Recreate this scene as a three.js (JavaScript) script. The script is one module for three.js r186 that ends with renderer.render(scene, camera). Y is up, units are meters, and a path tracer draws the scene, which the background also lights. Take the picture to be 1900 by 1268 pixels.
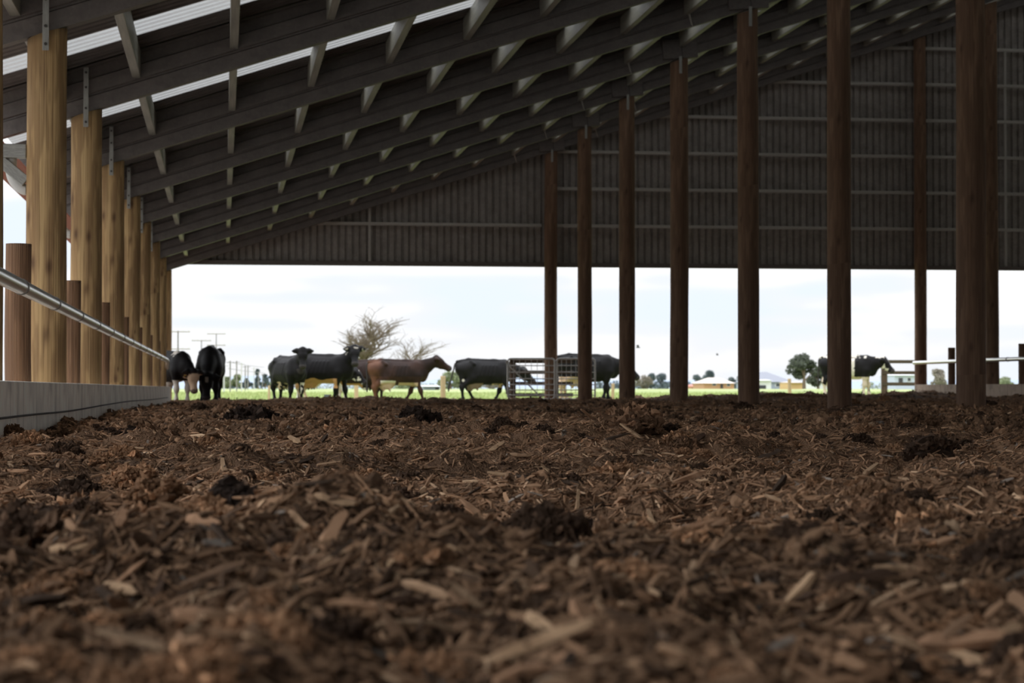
import * as THREE from 'three';
import { mergeGeometries, mergeVertices } from 'three/addons/utils/BufferGeometryUtils.js';
import { RoundedBoxGeometry } from 'three/addons/geometries/RoundedBoxGeometry.js';

// ------------------------------------------------------------------ camera, sky, exposure
const scene = new THREE.Scene();
const EYE = 0.25;                                   // the camera stands a hand's breadth above the bedding
const F = 4041, CX = 950, CY = 634, YAW = 0.1318, PITCH = 0.0217;
const camera = new THREE.PerspectiveCamera(2 * Math.atan(634 / F) * 180 / Math.PI, 1900 / 1268, 0.05, 6000);
camera.position.set(0, EYE, 0);
camera.rotation.order = 'YXZ';
camera.rotation.set(PITCH, -YAW, 0);
camera.focus = 9.5;
camera.userData.fStop = 8;
const renderer = new THREE.WebGLRenderer({ antialias: true });
renderer.toneMapping = THREE.LinearToneMapping;
renderer.toneMappingExposure = 1.4;
renderer.shadowMap.enabled = true;

// ------------------------------------------------------------------ noise and random numbers
function rng(seed) { let s = seed >>> 0; return () => { s = (s + 0x6d2b79f5) | 0; let t = Math.imul(s ^ (s >>> 15), 1 | s); t = (t + Math.imul(t ^ (t >>> 7), 61 | t)) ^ t; return ((t ^ (t >>> 14)) >>> 0) / 4294967296; }; }
const PERM = new Uint8Array(512), R0 = rng(7);
{ const p = [...Array(256).keys()]; for (let i = 255; i > 0; i--) { const j = Math.floor(R0() * (i + 1)); [p[i], p[j]] = [p[j], p[i]]; } for (let i = 0; i < 512; i++) PERM[i] = p[i & 255]; }
const VAL = new Float32Array(256).map(() => R0() * 2 - 1);
function n3(x, y, z) {                               // smooth value noise, -1..1
  const xi = Math.floor(x), yi = Math.floor(y), zi = Math.floor(z);
  let u = x - xi, v = y - yi, w = z - zi; u = u * u * (3 - 2 * u); v = v * v * (3 - 2 * v); w = w * w * (3 - 2 * w);
  const X = xi & 255, Y = yi & 255, Z = zi & 255;
  const A = PERM[X] + Y, B = PERM[X + 1] + Y, AA = PERM[A] + Z, AB = PERM[A + 1] + Z, BA = PERM[B] + Z, BB = PERM[B + 1] + Z;
  const a = VAL[PERM[AA]], b = VAL[PERM[BA]], c = VAL[PERM[AB]], d = VAL[PERM[BB]], e = VAL[PERM[AA + 1]], f = VAL[PERM[BA + 1]], g = VAL[PERM[AB + 1]], h = VAL[PERM[BB + 1]];
  const ab = a + (b - a) * u, cd = c + (d - c) * u, ef = e + (f - e) * u, gh = g + (h - g) * u, p = ab + (cd - ab) * v, q = ef + (gh - ef) * v;
  return p + (q - p) * w;
}
const n2 = (x, y) => n3(x, y, 0.37);
const fbm = (x, y, z, o) => { let s = 0, a = 0.5; for (let i = 0; i < o; i++) { s += a * n3(x, y, z); x = x * 2.03 + 11.3; y = y * 2.03 + 5.1; z = z * 2.03 + 3.7; a *= 0.5; } return s; };
const clamp = (x, a, b) => Math.min(b, Math.max(a, x)), lerp = (a, b, t) => a + (b - a) * t, smooth = (a, b, x) => { const t = clamp((x - a) / (b - a), 0, 1); return t * t * (3 - 2 * t); };

// a point of the photograph at a chosen depth in front of the camera (metres along the barn)
const camQ = new THREE.Quaternion().setFromEuler(new THREE.Euler(PITCH, -YAW, 0, 'YXZ'));
function dirOf(px, py) { return new THREE.Vector3((px - CX) / F, -(py - CY) / F, -1).applyQuaternion(camQ); }
function at(px, py, Z) { const d = dirOf(px, py); return d.multiplyScalar(Z / -d.z).add(new THREE.Vector3(0, EYE, 0)); }

// ------------------------------------------------------------------ sky: bright broken overcast, computed
{
  const W = 4096, H = 2048, data = new Float32Array(W * H * 4);
  // grey-blue undersides of the clouds over the paddock: [photo x, photo y, half width, half height (pixels), depth]
  const patches = [[905, 585, 120, 34, 0.75], [960, 600, 75, 14, 0.5], [830, 545, 60, 16, 0.35], [560, 552, 190, 12, 0.35], [395, 598, 120, 9, 0.5], [470, 650, 90, 9, 0.25], [640, 520, 130, 10, 0.22],
    [1330, 575, 120, 22, 0.45], [1250, 520, 90, 14, 0.3], [1480, 540, 120, 12, 0.35], [1640, 520, 80, 18, 0.3], [780, 640, 120, 10, 0.2], [1000, 520, 130, 12, 0.3], [25, 410, 60, 50, 0.5]]
    .map(([x, y, w, h, d]) => { const v = dirOf(x, y).normalize(); return [Math.atan2(v.z, v.x), Math.asin(v.y), w / F, h / F, d]; });
  for (let j = 0; j < H; j++) {
    const el = ((j + 0.5) / H - 0.5) * Math.PI, y = Math.sin(el), c = Math.cos(el);
    if (el < -0.02) { for (let i = 0; i < W; i++) data.set([0.32, 0.33, 0.26, 1], (j * W + i) * 4); continue; }
    const over = 1 + 2.9 * Math.max(0, y);  // out-of-view sky brightened towards the zenith to light the barn
    for (let i = 0; i < W; i++) {
      const az = ((i + 0.5) / W - 0.5) * 2 * Math.PI, x = Math.cos(az) * c, z = Math.sin(az) * c;
      const k = 1 / (Math.max(0, y) + 0.09);
      let g = fbm(x * k * 1.1 + 4, y * 22, z * k * 1.1, 5) + 0.35 * fbm(x * 9, y * 60, z * 9, 3);
      let shade = smooth(-0.12, 0.4, g) * 0.75;
      if (el < 0.16) for (const [pa, pe, w, h, d] of patches) {
        let da = az - pa; if (da > Math.PI) da -= 2 * Math.PI; if (da < -Math.PI) da += 2 * Math.PI;
        const q = (da / w) ** 2 + ((el - pe) / h) ** 2;
        if (q < 6) shade += 1.75 * d * Math.exp(-q) * (0.75 + 0.6 * n3(x * 60, y * 160, z * 60));
      }
      shade = clamp(shade, 0, 0.95);
      const o = (j * W + i) * 4;
      data[o] = lerp(0.69, 0.39, shade) * over; data[o + 1] = lerp(0.695, 0.445, shade) * over; data[o + 2] = lerp(0.71, 0.51, shade) * over; data[o + 3] = 1;
    }
  }
  const sky = new THREE.DataTexture(data, W, H, THREE.RGBAFormat, THREE.FloatType);
  sky.mapping = THREE.EquirectangularReflectionMapping; sky.magFilter = THREE.LinearFilter; sky.minFilter = THREE.LinearFilter; sky.needsUpdate = true;
  scene.background = sky; scene.environment = sky;
}

// ------------------------------------------------------------------ names, labels, small builders
const used = {};
function numbered(n) { const k = used[n] = (used[n] ?? -1) + 1; return k ? n + '_' + String(k).padStart(3, '0') : n; }
function shade(m) { m.castShadow = m.receiveShadow = true; return m; }
function tag(o, label, category, group, kind) { if (label) o.userData.label = label; if (category) o.userData.category = category; if (group) o.userData.group = group; if (kind) o.userData.kind = kind; return o; }
function group(name, label, category, pos = [0, 0, 0], turn = 0, grp) { const g = new THREE.Group(); g.name = numbered(name); g.position.set(...pos); g.rotation.y = turn; scene.add(g); return tag(g, label, category, grp); }
function part(name, geo, mat, parent) { const m = shade(new THREE.Mesh(geo, mat)); m.name = parent ? name : numbered(name); (parent ?? scene).add(m); return m; }
function structure(name, label) { const g = new THREE.Group(); g.name = name; scene.add(g); g.userData.kind = 'structure'; if (label) g.userData.label = label; return g; }
const merge = (list) => mergeGeometries(list.map((g) => (g.index ? g.toNonIndexed() : g)));
const mat4 = (x, y, z, rx = 0, ry = 0, rz = 0, sx = 1, sy = 1, sz = 1) => new THREE.Matrix4().compose(new THREE.Vector3(x, y, z), new THREE.Quaternion().setFromEuler(new THREE.Euler(rx, ry, rz, 'YXZ')), new THREE.Vector3(sx, sy, sz));
function box(w, h, d, x = 0, y = 0, z = 0, r = 0.004) { const g = new RoundedBoxGeometry(w, h, d, 1, Math.min(r, w / 3, h / 3, d / 3)); return g.translate(x, y, z); }
function tube(points, r, seg = 24, rad = 8) { return new THREE.TubeGeometry(new THREE.CatmullRomCurve3(points.map((p) => (p.isVector3 ? p : new THREE.Vector3(...p)))), seg, r, rad); }
function rod(a, b, r, rad = 8, r2 = r) {
  a = a.isVector3 ? a : new THREE.Vector3(...a); b = b.isVector3 ? b : new THREE.Vector3(...b);
  const d = b.clone().sub(a), g = new THREE.CylinderGeometry(r2, r, d.length(), rad, 1);
  g.applyQuaternion(new THREE.Quaternion().setFromUnitVectors(new THREE.Vector3(0, 1, 0), d.normalize()));
  return g.translate((a.x + b.x) / 2, (a.y + b.y) / 2, (a.z + b.z) / 2);
}
function beam(a, b, w, h) {                          // a squared bar from a to b, h tall and w wide
  a = new THREE.Vector3(...a); b = new THREE.Vector3(...b);
  const d = b.clone().sub(a), g = box(d.length(), h, w, 0, 0, 0, 0.006), x = d.clone().normalize(), z = x.clone().cross(new THREE.Vector3(0, 1, 0)).normalize(), y = z.clone().cross(x);
  return g.applyMatrix4(new THREE.Matrix4().makeBasis(x, y, z)).translate((a.x + b.x) / 2, (a.y + b.y) / 2, (a.z + b.z) / 2);
}

// ------------------------------------------------------------------ materials
function texture(W, H, fn, srgb = true, rx = 1, ry = 1) {
  const d = new Uint8Array(W * H * 4);
  for (let j = 0; j < H; j++) for (let i = 0; i < W; i++) { const c = fn((i + 0.5) / W, (j + 0.5) / H), o = (j * W + i) * 4; for (let k = 0; k < 3; k++) d[o + k] = clamp(Math.round((c.length ? c[k] : c) * 255), 0, 255); d[o + 3] = 255; }
  const t = new THREE.DataTexture(d, W, H); t.wrapS = t.wrapT = THREE.RepeatWrapping; t.magFilter = THREE.LinearFilter; t.minFilter = THREE.LinearFilter; if (srgb) t.colorSpace = THREE.SRGBColorSpace; t.repeat.set(rx, ry); t.needsUpdate = true; return t;
}
const mix3 = (a, b, t) => [lerp(a[0], b[0], t), lerp(a[1], b[1], t), lerp(a[2], b[2], t)];
function poleTextures(light, mid, dark, seed) {
  const ring = (u, v, s, f) => n3(Math.cos(u * 6.2832) * s + seed, v * f, Math.sin(u * 6.2832) * s + seed * 3);
  const R = rng(seed * 91 + 5), knots = Array.from({ length: 11 }, () => [R(), R(), 0.5 + R()]);
  const k = (u, v) => { let m = 0; for (const [a, b, s] of knots) { let du = Math.abs(u - a); du = Math.min(du, 1 - du); let dv = Math.abs(v - b); dv = Math.min(dv, 1 - dv); const q = (du / (0.022 * s)) ** 2 + (dv / (0.012 * s)) ** 2; if (q < 9) m = Math.max(m, Math.exp(-q)); } return m; };
  const col = (u, v) => {
    const g = 0.5 + 0.5 * ring(u, v, 11, 5) , fine = ring(u, v, 34, 9), blot = 0.5 + 0.9 * ring(u, v, 1.6, 3.5), stain = smooth(0.15, 0.75, 0.5 + 0.8 * (ring(u, v, 3.2, 9) + 0.5 * ring(u, v, 9, 31)));
    let c = mix3(mid, light, clamp(g * 0.6 + blot * 0.45, 0, 1)); c = mix3(c, dark, clamp(0.3 * stain + smooth(0.45, 0.8, fine) * 0.4 + k(u, v) * 0.55, 0, 0.9)); return c;
  };
  const bump = (u, v) => clamp(0.55 + 0.25 * ring(u, v, 22, 6) - 0.35 * smooth(0.55, 0.8, ring(u, v, 26, 4)) - 0.25 * k(u, v), 0, 1);
  return new THREE.MeshStandardMaterial({ map: texture(256, 1024, col), bumpMap: texture(256, 1024, bump, false), bumpScale: 0.01, roughness: 0.85 });
}
const M = {};
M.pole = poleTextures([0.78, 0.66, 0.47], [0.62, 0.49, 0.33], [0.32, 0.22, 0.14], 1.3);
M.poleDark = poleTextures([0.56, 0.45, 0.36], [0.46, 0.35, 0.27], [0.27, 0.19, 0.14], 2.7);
M.stub = poleTextures([0.62, 0.48, 0.36], [0.5, 0.37, 0.27], [0.3, 0.21, 0.15], 4.1);
const matte = (r, g, b) => { const m = new THREE.MeshPhysicalMaterial({ roughness: 0.95, specularIntensity: 0.25 }); m.color.setRGB(r, g, b); return m; };
const std = (r, g, b, rough = 0.8, extra = {}) => { const m = new THREE.MeshStandardMaterial({ roughness: rough, ...extra }); m.color.setRGB(r, g, b); return m; };
const steelTex = texture(256, 256, (u, v) => { const s = 0.86 + 0.12 * fbm(u * 14, v * 14, 3.1, 4) + 0.05 * n2(u * 60, v * 60); return [s, s, s * 0.99]; });
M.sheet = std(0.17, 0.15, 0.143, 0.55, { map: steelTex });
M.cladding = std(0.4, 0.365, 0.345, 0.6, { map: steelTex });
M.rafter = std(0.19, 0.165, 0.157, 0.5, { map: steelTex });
M.galv = std(0.52, 0.52, 0.5, 0.42, { metalness: 0.55, map: steelTex });
M.girt = std(0.62, 0.6, 0.57, 0.5, { map: steelTex });
M.steel = std(0.85, 0.84, 0.81, 0.32, { metalness: 0.95 });
M.collar = std(0.25, 0.24, 0.23, 0.4, { metalness: 0.8 });
M.bolt = std(0.08, 0.075, 0.07, 0.5, { metalness: 0.5 });
M.purlin = std(0.47, 0.455, 0.41, 0.45, { map: texture(64, 512, (u, v) => { const s = 0.82 + 0.2 * fbm(u * 9, v * 4, 1.7, 3); return [s, s, s * 0.97]; }) });
M.skylight = new THREE.MeshPhysicalMaterial({ color: new THREE.Color().setRGB(0.6, 0.6, 0.595), roughness: 0.85, transmission: 0.9, thickness: 0 });
M.plastic = std(0.62, 0.62, 0.6, 0.4);
M.red = std(0.36, 0.13, 0.08, 0.7);
M.rail = std(0.12, 0.09, 0.06, 0.9, { map: texture(512, 64, (u, v) => { const s = 0.75 + 0.3 * fbm(u * 3, v * 14, 5, 4); return [s, s * 0.98, s * 0.94]; }) });  // fence plank colour darkened to stand for backlit shade
M.fencePost = poleTextures([0.36, 0.29, 0.22], [0.3, 0.23, 0.17], [0.18, 0.13, 0.1], 6.3);  // fence post colours lowered too, backlit shade put into them
M.palePost = std(0.5, 0.36, 0.22, 0.9);
M.concrete = new THREE.MeshStandardMaterial({
  roughness: 0.9, bumpScale: 0.004,
  map: texture(1024, 256, (u, v) => { const streak = smooth(0.25, 0.9, n2(u * 90, v * 1.2 + 3) * 0.7 + 0.4 * n2(u * 230, v * 2)) * (0.45 + 0.4 * n2(u * 12, 1)), s = 0.95 + 0.12 * fbm(u * 26, v * 8, 2, 4) - 0.14 * smooth(0.1, 0.6, fbm(u * 7, v * 3, 9, 3)); return mix3([s * 1.02, s, s * 0.96], [0.2, 0.18, 0.16], clamp(streak, 0, 0.8)); }),
  bumpMap: texture(512, 128, (u, v) => clamp(0.6 + 0.4 * fbm(u * 60, v * 20, 4, 4), 0, 1), false),
});
M.concretePink = std(0.56, 0.46, 0.39, 0.9, { map: M.concrete.map });

// ------------------------------------------------------------------ the barn's measures (Z is metres ahead of the camera; three's z is -Z)
const BAY = 5, Z1 = 17.38, ZG = Z1 + 35, XL = -1.375, XR = 7.905, X3 = 17.2, SLOPE = 0.322, ANG = Math.atan(SLOPE), XEAVE = -2.4, XRIDGE = 27;
const under = (x) => EYE + 3.235 + SLOPE * x;         // underside of the roof beams
const roofY = (x) => under(x) + 0.49;                 // underside of the roof sheets

// ------------------------------------------------------------------ bedding surface
const bumps = [[1.55, 9.2, 0.10, 0.9, 0.55], [1.9, 8.6, 0.06, 0.5, 0.3], [0.2, 3.7, 0.075, 0.24, 0.22], [-0.12, 2.7, -0.06, 0.22, 0.25], [0.32, 4.1, -0.07, 0.22, 0.3], [0.75, 5.0, -0.06, 0.35, 0.5], [-0.3, 9.3, 0.05, 0.4, 0.3],
  [1.35, 5.6, 0.05, 0.6, 0.4], [2.6, 8.0, -0.06, 0.6, 0.45], [3.2, 10.8, 0.05, 0.5, 0.4], [15, 47, 0.15, 5, 3.5], [17, 50, 0.12, 4, 2.5], [11.5, 50, 0.06, 3, 2]];
function ridged(x, z) { return 1 - Math.abs(n2(x, z)); }
function bedY(x, Z) {
  const far = smooth(14, 40, Z);
  let h = 0.045 * n2(x * 0.42 + 3, Z * 0.36) + 0.05 * n2(x * 1.15, Z * 1.0 + 7) * (1 - 0.3 * far);
  const w1 = n2(x * 2.1 + 9, Z * 2.1);
  h += 0.075 * (ridged(x * 2.9 + w1, Z * 2.7) - 0.6) * (0.6 + 0.6 * n2(x * 0.7, Z * 0.7 + 40)) + 0.05 * n2(x * 6.1 + 0.6 * w1, Z * 5.6 + w1) * (Z < 30 ? 1 : 0.7);
  if (Z < 30) h += 0.02 * n2(x * 15 + 3, Z * 14) + (Z < 14 ? 0.008 * n2(x * 37, Z * 37) : 0);
  else h += 0.13 * Math.max(0, n2(x * 1.5, Z * 1.1 + 31)) * far + 0.03 * n2(x * 5, Z * 5) * far;
  for (const [bx, bz, a, rx, rz] of bumps) { const q = ((x - bx) / rx) ** 2 + ((Z - bz) / rz) ** 2; if (q < 7) h += a * Math.exp(-q); }
  h -= 0.05 * smooth(2.0, 1.0, Z);                   // trodden down right before the camera
  h -= 0.05 * smooth(24, 40, Z);
  return h - 0.02;
}
{
  const NZ = 900, NX = 420, pos = new Float32Array((NZ + 1) * (NX + 1) * 3), col = new Float32Array(pos.length), uv = new Float32Array((NZ + 1) * (NX + 1) * 2), idx = new Uint32Array(NZ * NX * 6);
  let o = 0, q = 0;
  for (let j = 0; j <= NZ; j++) {
    const Z = 0.5 * Math.pow(55.2 / 0.5, j / NZ);
    const left = Z < 46 ? Math.max(-1.12, -0.125 * Z - 1.2) : -0.14 * Z - 0.5, right = Math.min(0.40 * Z + 1.6, 25);
    for (let i = 0; i <= NX; i++) {
      const x = lerp(left, right, i / NX), edge = smooth(55.2, 53.6, Z);
      pos[o] = x; pos[o + 1] = lerp(-0.4, bedY(x, Z), edge); pos[o + 2] = -Z;
      const t = clamp(0.45 + 0.55 * n2(x * 5, Z * 5) + 0.4 * n2(x * 15, Z * 15), 0, 1), w = smooth(0.05, 0.6, n2(x * 0.8 + 5, Z * 0.7));
      const c = mix3(mix3([0.14, 0.08, 0.047], [0.3, 0.178, 0.106], t), [0.062, 0.041, 0.029], w * 0.6);
      col.set(c, o); uv[o / 3 * 2] = x; uv[o / 3 * 2 + 1] = Z; o += 3;
    }
  }
  for (let j = 0; j < NZ; j++) for (let i = 0; i < NX; i++) { const a = j * (NX + 1) + i, b = a + 1, c = a + NX + 1, d = c + 1; idx.set([a, b, c, b, d, c], q); q += 6; }
  const g = new THREE.BufferGeometry();
  g.setAttribute('position', new THREE.BufferAttribute(pos, 3)); g.setAttribute('color', new THREE.BufferAttribute(col, 3)); g.setAttribute('uv', new THREE.BufferAttribute(uv, 2)); g.setIndex(new THREE.BufferAttribute(idx, 1)); g.computeVertexNormals();
  const m = new THREE.MeshPhysicalMaterial({ roughness: 0.95, specularIntensity: 0.25, vertexColors: true, bumpScale: 0.012, bumpMap: texture(512, 512, (u, v) => { const p = (f) => 0.5 + 0.5 * n3(Math.cos(u * 6.2832) * f, Math.sin(u * 6.2832) * f + v * 0, Math.abs(v - 0.5) * 2 * f * 3); return clamp(0.5 * p(9) + 0.5 * p(23), 0, 1); }, false, 2.2, 2.2) });
  const floor = part('floor', g, m); floor.userData.kind = 'structure'; floor.userData.label = 'deep brown bedding of composted wood chips over the barn floor';
}
const bedNormal = (x, Z) => { const e = 0.03; return new THREE.Vector3(bedY(x - e, Z) - bedY(x + e, Z), 2 * e, -(bedY(x, Z - e) - bedY(x, Z + e))).normalize(); };

// ------------------------------------------------------------------ wood chips
function splinter(seed, jag) {                        // an irregular split stick, unit length along x
  const R = rng(seed), n = 5, rings = [];
  for (let i = 0; i < n; i++) { const t = i / (n - 1), s = (i === 0 || i === n - 1 ? 0.35 + 0.4 * R() : 0.8 + 0.4 * R()); const dy = (R() - 0.5) * jag, dz = (R() - 0.5) * jag;
    rings.push([[1, 0.55], [-0.9, 0.7], [-1, -0.6], [0.85, -0.7]].map(([a, b]) => [t - 0.5 + (R() - 0.5) * 0.12, 0.5 * (a * 0.09 * s * (0.7 + 0.6 * R()) + dy), 0.5 * (b * 0.3 * s * (0.7 + 0.6 * R()) + dz)])); }
  const p = [], tri = (a, b, c) => p.push(...a, ...b, ...c), quad = (a, b, c, d) => { tri(a, b, c); tri(a, c, d); };
  for (let i = 0; i < n - 1; i++) for (let k = 0; k < 4; k++) quad(rings[i][k], rings[i][(k + 1) % 4], rings[i + 1][(k + 1) % 4], rings[i + 1][k]);
  quad(rings[0][3], rings[0][2], rings[0][1], rings[0][0]); quad(...rings[n - 1]);
  const g = new THREE.BufferGeometry(); g.setAttribute('position', new THREE.BufferAttribute(new Float32Array(p), 3)); g.computeVertexNormals();
  return g;
}
function clump(seed, rough, det = 1) {                 // a crumb or clod, unit size
  const g = new THREE.IcosahedronGeometry(0.5, det), p = g.attributes.position;
  for (let i = 0; i < p.count; i++) { const x = p.getX(i), y = p.getY(i), z = p.getZ(i), s = 1 + rough * n3(x * 3.1 + seed, y * 3.1, z * 3.1) + rough * 0.6 * n3(x * 8, y * 8 + seed, z * 8); p.setXYZ(i, x * s, y * s * 0.75, z * s); }
  const m = det > 1 ? mergeVertices((g.deleteAttribute('uv'), g.deleteAttribute('normal'), g), 1e-4) : g; m.computeVertexNormals(); return m;
}
const chipMat = matte(1, 1, 1), chipGeo = [splinter(11, 0.04), splinter(12, 0.06), splinter(13, 0.03), splinter(14, 0.08)], crumbGeo = [clump(1.1, 0.9), clump(5.2, 1.1)];
const chipColor = (R, pale) => {
  const t = R(), v = 0.65 + 0.7 * R();
  if (t < pale) return [0.64 * v, 0.43 * v, 0.27 * v];
  if (t < pale + 0.02) return [0.34 * v, 0.28 * v, 0.23 * v];
  if (t < pale + 0.25) return [0.14 * v, 0.084 * v, 0.051 * v];
  if (t < pale + 0.5) return [0.46 * v, 0.275 * v, 0.162 * v];
  return [0.34 * v, 0.202 * v, 0.12 * v];
};
function onBed(R, Z, margin = 1.4) { const l = Math.max(-1.05, -0.104 * Z - margin), r = 0.372 * Z + margin; return lerp(l, r, R()); }
function scatter(name, label, geo, count, zs, size, pale, seed, crumb) {
  const R = rng(seed), m = new THREE.InstancedMesh(geo, chipMat, count), q = new THREE.Quaternion(), e = new THREE.Euler(), p = new THREE.Vector3(), s = new THREE.Vector3(), mt = new THREE.Matrix4(), up = new THREE.Vector3(0, 1, 0), q2 = new THREE.Quaternion(), c = new THREE.Color();
  for (let i = 0; i < count; i++) {
    const Z = zs(R), x = onBed(R, Z), L = size(R, Z), tilt = (R() + R() - 1) * 0.75;
    e.set((R() - 0.5) * 1.6, R() * 6.2832, crumb ? R() * 6 : tilt, 'YXZ'); q.setFromEuler(e); q2.setFromUnitVectors(up, bedNormal(x, Z)); q.premultiply(q2);
    if (crumb) s.set(L, L * (0.6 + 0.5 * R()), L * (0.6 + 0.5 * R())); else s.set(L, L * (0.7 + 0.9 * R()), L * (0.5 + 0.8 * R()));
    p.set(x, bedY(x, Z) + (crumb ? 0.12 : 0.16) * L * (R() * 1.3 - 0.05), -Z); mt.compose(p, q, s); m.setMatrixAt(i, mt);
    const k = chipColor(R, pale * (0.5 + smooth(-0.2, 0.5, n2(x * 1.3, Z * 1.3)))), w = 1 - 0.5 * smooth(0.1, 0.6, n2(x * 0.8 + 5, Z * 0.7)), d = crumb ? 0.75 : 1; m.setColorAt(i, c.setRGB(k[0] * w * d, k[1] * w * d, k[2] * w * d));
  }
  m.name = numbered(name); shade(m); scene.add(m); tag(m, label, crumb ? 'compost' : 'wood chips', null, 'stuff');
}
const logZ = (a, b) => (R) => a * Math.pow(b / a, R());
const small = (R, Z) => (0.014 + 0.04 * R() * R() * R()) * (1 + 0.02 * Z), medium = (R, Z) => (0.025 + 0.06 * R() * R() * R()) * (1 + 0.012 * Z);
scatter('wood_chips', 'countless thin brown wood splinters strewn over the bedding close to the camera', chipGeo[0], 90000, logZ(0.9, 7), small, 0.05, 21);
scatter('wood_chips', 'countless brown wood slivers in the middle of the bedding', chipGeo[1], 130000, logZ(5, 22), small, 0.06, 22);
scatter('wood_chips', 'countless brown wood flakes spread from the front to the middle of the bedding', chipGeo[2], 60000, logZ(1, 18), medium, 0.06, 23);
scatter('wood_chips', 'countless reddish wood flakes on the far half of the bedding towards the cows', chipGeo[3], 110000, logZ(14, 53.5), (R, Z) => 0.025 + 0.08 * R() * R(), 0.09, 24);
scatter('wood_chips', 'countless larger wood chips strewn over the nearest bedding, out of focus', chipGeo[2], 30000, logZ(0.9, 6), (R, Z) => 0.03 + 0.05 * R() * R(), 0.09, 27);
scatter('compost_crumbs', 'dark crumbs of compost between the wood chips in the front bedding', crumbGeo[0], 70000, logZ(0.9, 16), (R, Z) => 0.01 + 0.035 * R() * R() * R(), 0.03, 25, true);
scatter('compost_crumbs', 'dark crumbs of compost over the far bedding', crumbGeo[1], 40000, logZ(12, 53.5), (R, Z) => 0.02 + 0.07 * R() * R() * R(), 0.03, 26, true);
{ // the larger chips, one by one: each is the only one of its kind in its patch of the bedding
  const R = rng(77), mats = { 'pale tan': [matte(0.5, 0.33, 0.2), matte(0.44, 0.28, 0.17)], 'mid-brown': [matte(0.4, 0.235, 0.14), matte(0.33, 0.19, 0.112)], 'blackish': [matte(0.06, 0.04, 0.028), matte(0.085, 0.052, 0.035)] }, q2 = new THREE.Quaternion();
  const bands = [[1195, 1262, 'wood chip at the very bottom edge'], [1105, 1190, 'wood chip in the blurred front bedding'], [1010, 1100, 'wood chip in the soft lower bedding'], [920, 1005, 'wood chip in the middle bedding'], [855, 915, 'wood chip in the sharp upper bedding'], [806, 850, 'wood chip near the far bedding']];
  const cols = [[10, 150, 'below the first left poles'], [160, 300, 'below the wall end'], [320, 440, 'below the two lowered cows'], [460, 570, 'below the small black cow'], [580, 670, 'below the tan-bellied cow'], [690, 830, 'below the brown cow'], [850, 940, 'below the walking black cow'], [950, 1100, 'below the pipe gate'], [1130, 1240, 'below the half hidden cow'], [1260, 1380, 'below the orange-walled house'], [1420, 1530, 'below the tall loose tree'], [1560, 1680, 'below the plank fence'], [1710, 1890, 'below the nearest right pole']];
  for (const [ya, yb, where] of bands) for (const [xa, xb, under2] of cols) for (const kind of Object.keys(mats)) {
    if (R() < (kind === 'pale tan' ? 0.25 : 0.5)) continue;
    const px = lerp(xa, xb, R()), py = lerp(ya, yb, R()), d = dirOf(px, py); let Z = 1; while (EYE + d.y / -d.z * Z > bedY(d.x / -d.z * Z, Z) + 0.01 && Z < 14) Z += 0.02;
    const x = d.x / -d.z * Z, L = (0.05 + 0.06 * R() * R()) * (1 + 0.02 * Z); if (x < -1.0) continue;
    const m = part('wood_chip', chipGeo[Math.floor(R() * 4)], mats[kind][Math.floor(R() * 2)]);
    m.scale.set(L, L * (0.9 + 0.8 * R()), L * (0.6 + 0.9 * R())); m.quaternion.setFromEuler(new THREE.Euler((R() - 0.5) * 0.8, R() * 6.28, (R() - 0.5) * 0.6, 'YXZ')).premultiply(q2.setFromUnitVectors(new THREE.Vector3(0, 1, 0), bedNormal(x, Z)));
    m.position.set(x, bedY(x, Z) + 0.12 * L, -Z); tag(m, kind + ' ' + where + ' ' + under2, 'wood chip', 'larger wood chips on the bedding');
  }
}
function clodGeo(seed, s) {                             // a lump of matted crumbs and splinters
  const R = rng(seed), list = [clump(seed, 0.5, 4).toNonIndexed().scale(0.8 * s, 0.46 * s, 0.66 * s)], n = 420; const paint = (q, k) => { const a = new Float32Array(q.attributes.position.count * 3); for (let i = 0; i < a.length; i += 3) a.set(k, i); q.setAttribute('color', new THREE.BufferAttribute(a, 3)); return q; }; paint(list[0], [0.8, 0.8, 0.8]);
  for (let i = 0; i < n; i++) { const a = R() * 6.28, h = Math.pow(R(), 0.7), r = Math.sqrt(1 - h * h) * (0.85 + 0.3 * R()), g = (R() < 0.45 ? chipGeo[i % 4] : crumbGeo[i % 2]).clone(), k = 0.03 + 0.04 * R(); for (const n of ['uv']) g.deleteAttribute(n); const w = s * (0.06 + 0.15 * R() * R()) + 0.006, b = R() < 0.12 ? 2.2 : 0.55 + 0.8 * R();
    list.push(paint(g, [b, b * 0.96, b * 0.9]).scale(w, w * 0.8, w).applyMatrix4(mat4(Math.cos(a) * r * 0.42 * s, h * 0.32 * s * (0.8 + 0.45 * n2(a * 1.5 + seed, h * 3)), Math.sin(a) * r * 0.34 * s, R() * 6, R() * 6, R() * 6))); }
  const g = merge(list.map((q) => { q.deleteAttribute('uv'); return q; })); g.computeVertexNormals(); return g;
}
const clodMat = matte(1, 1, 1); clodMat.vertexColors = true;
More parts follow.
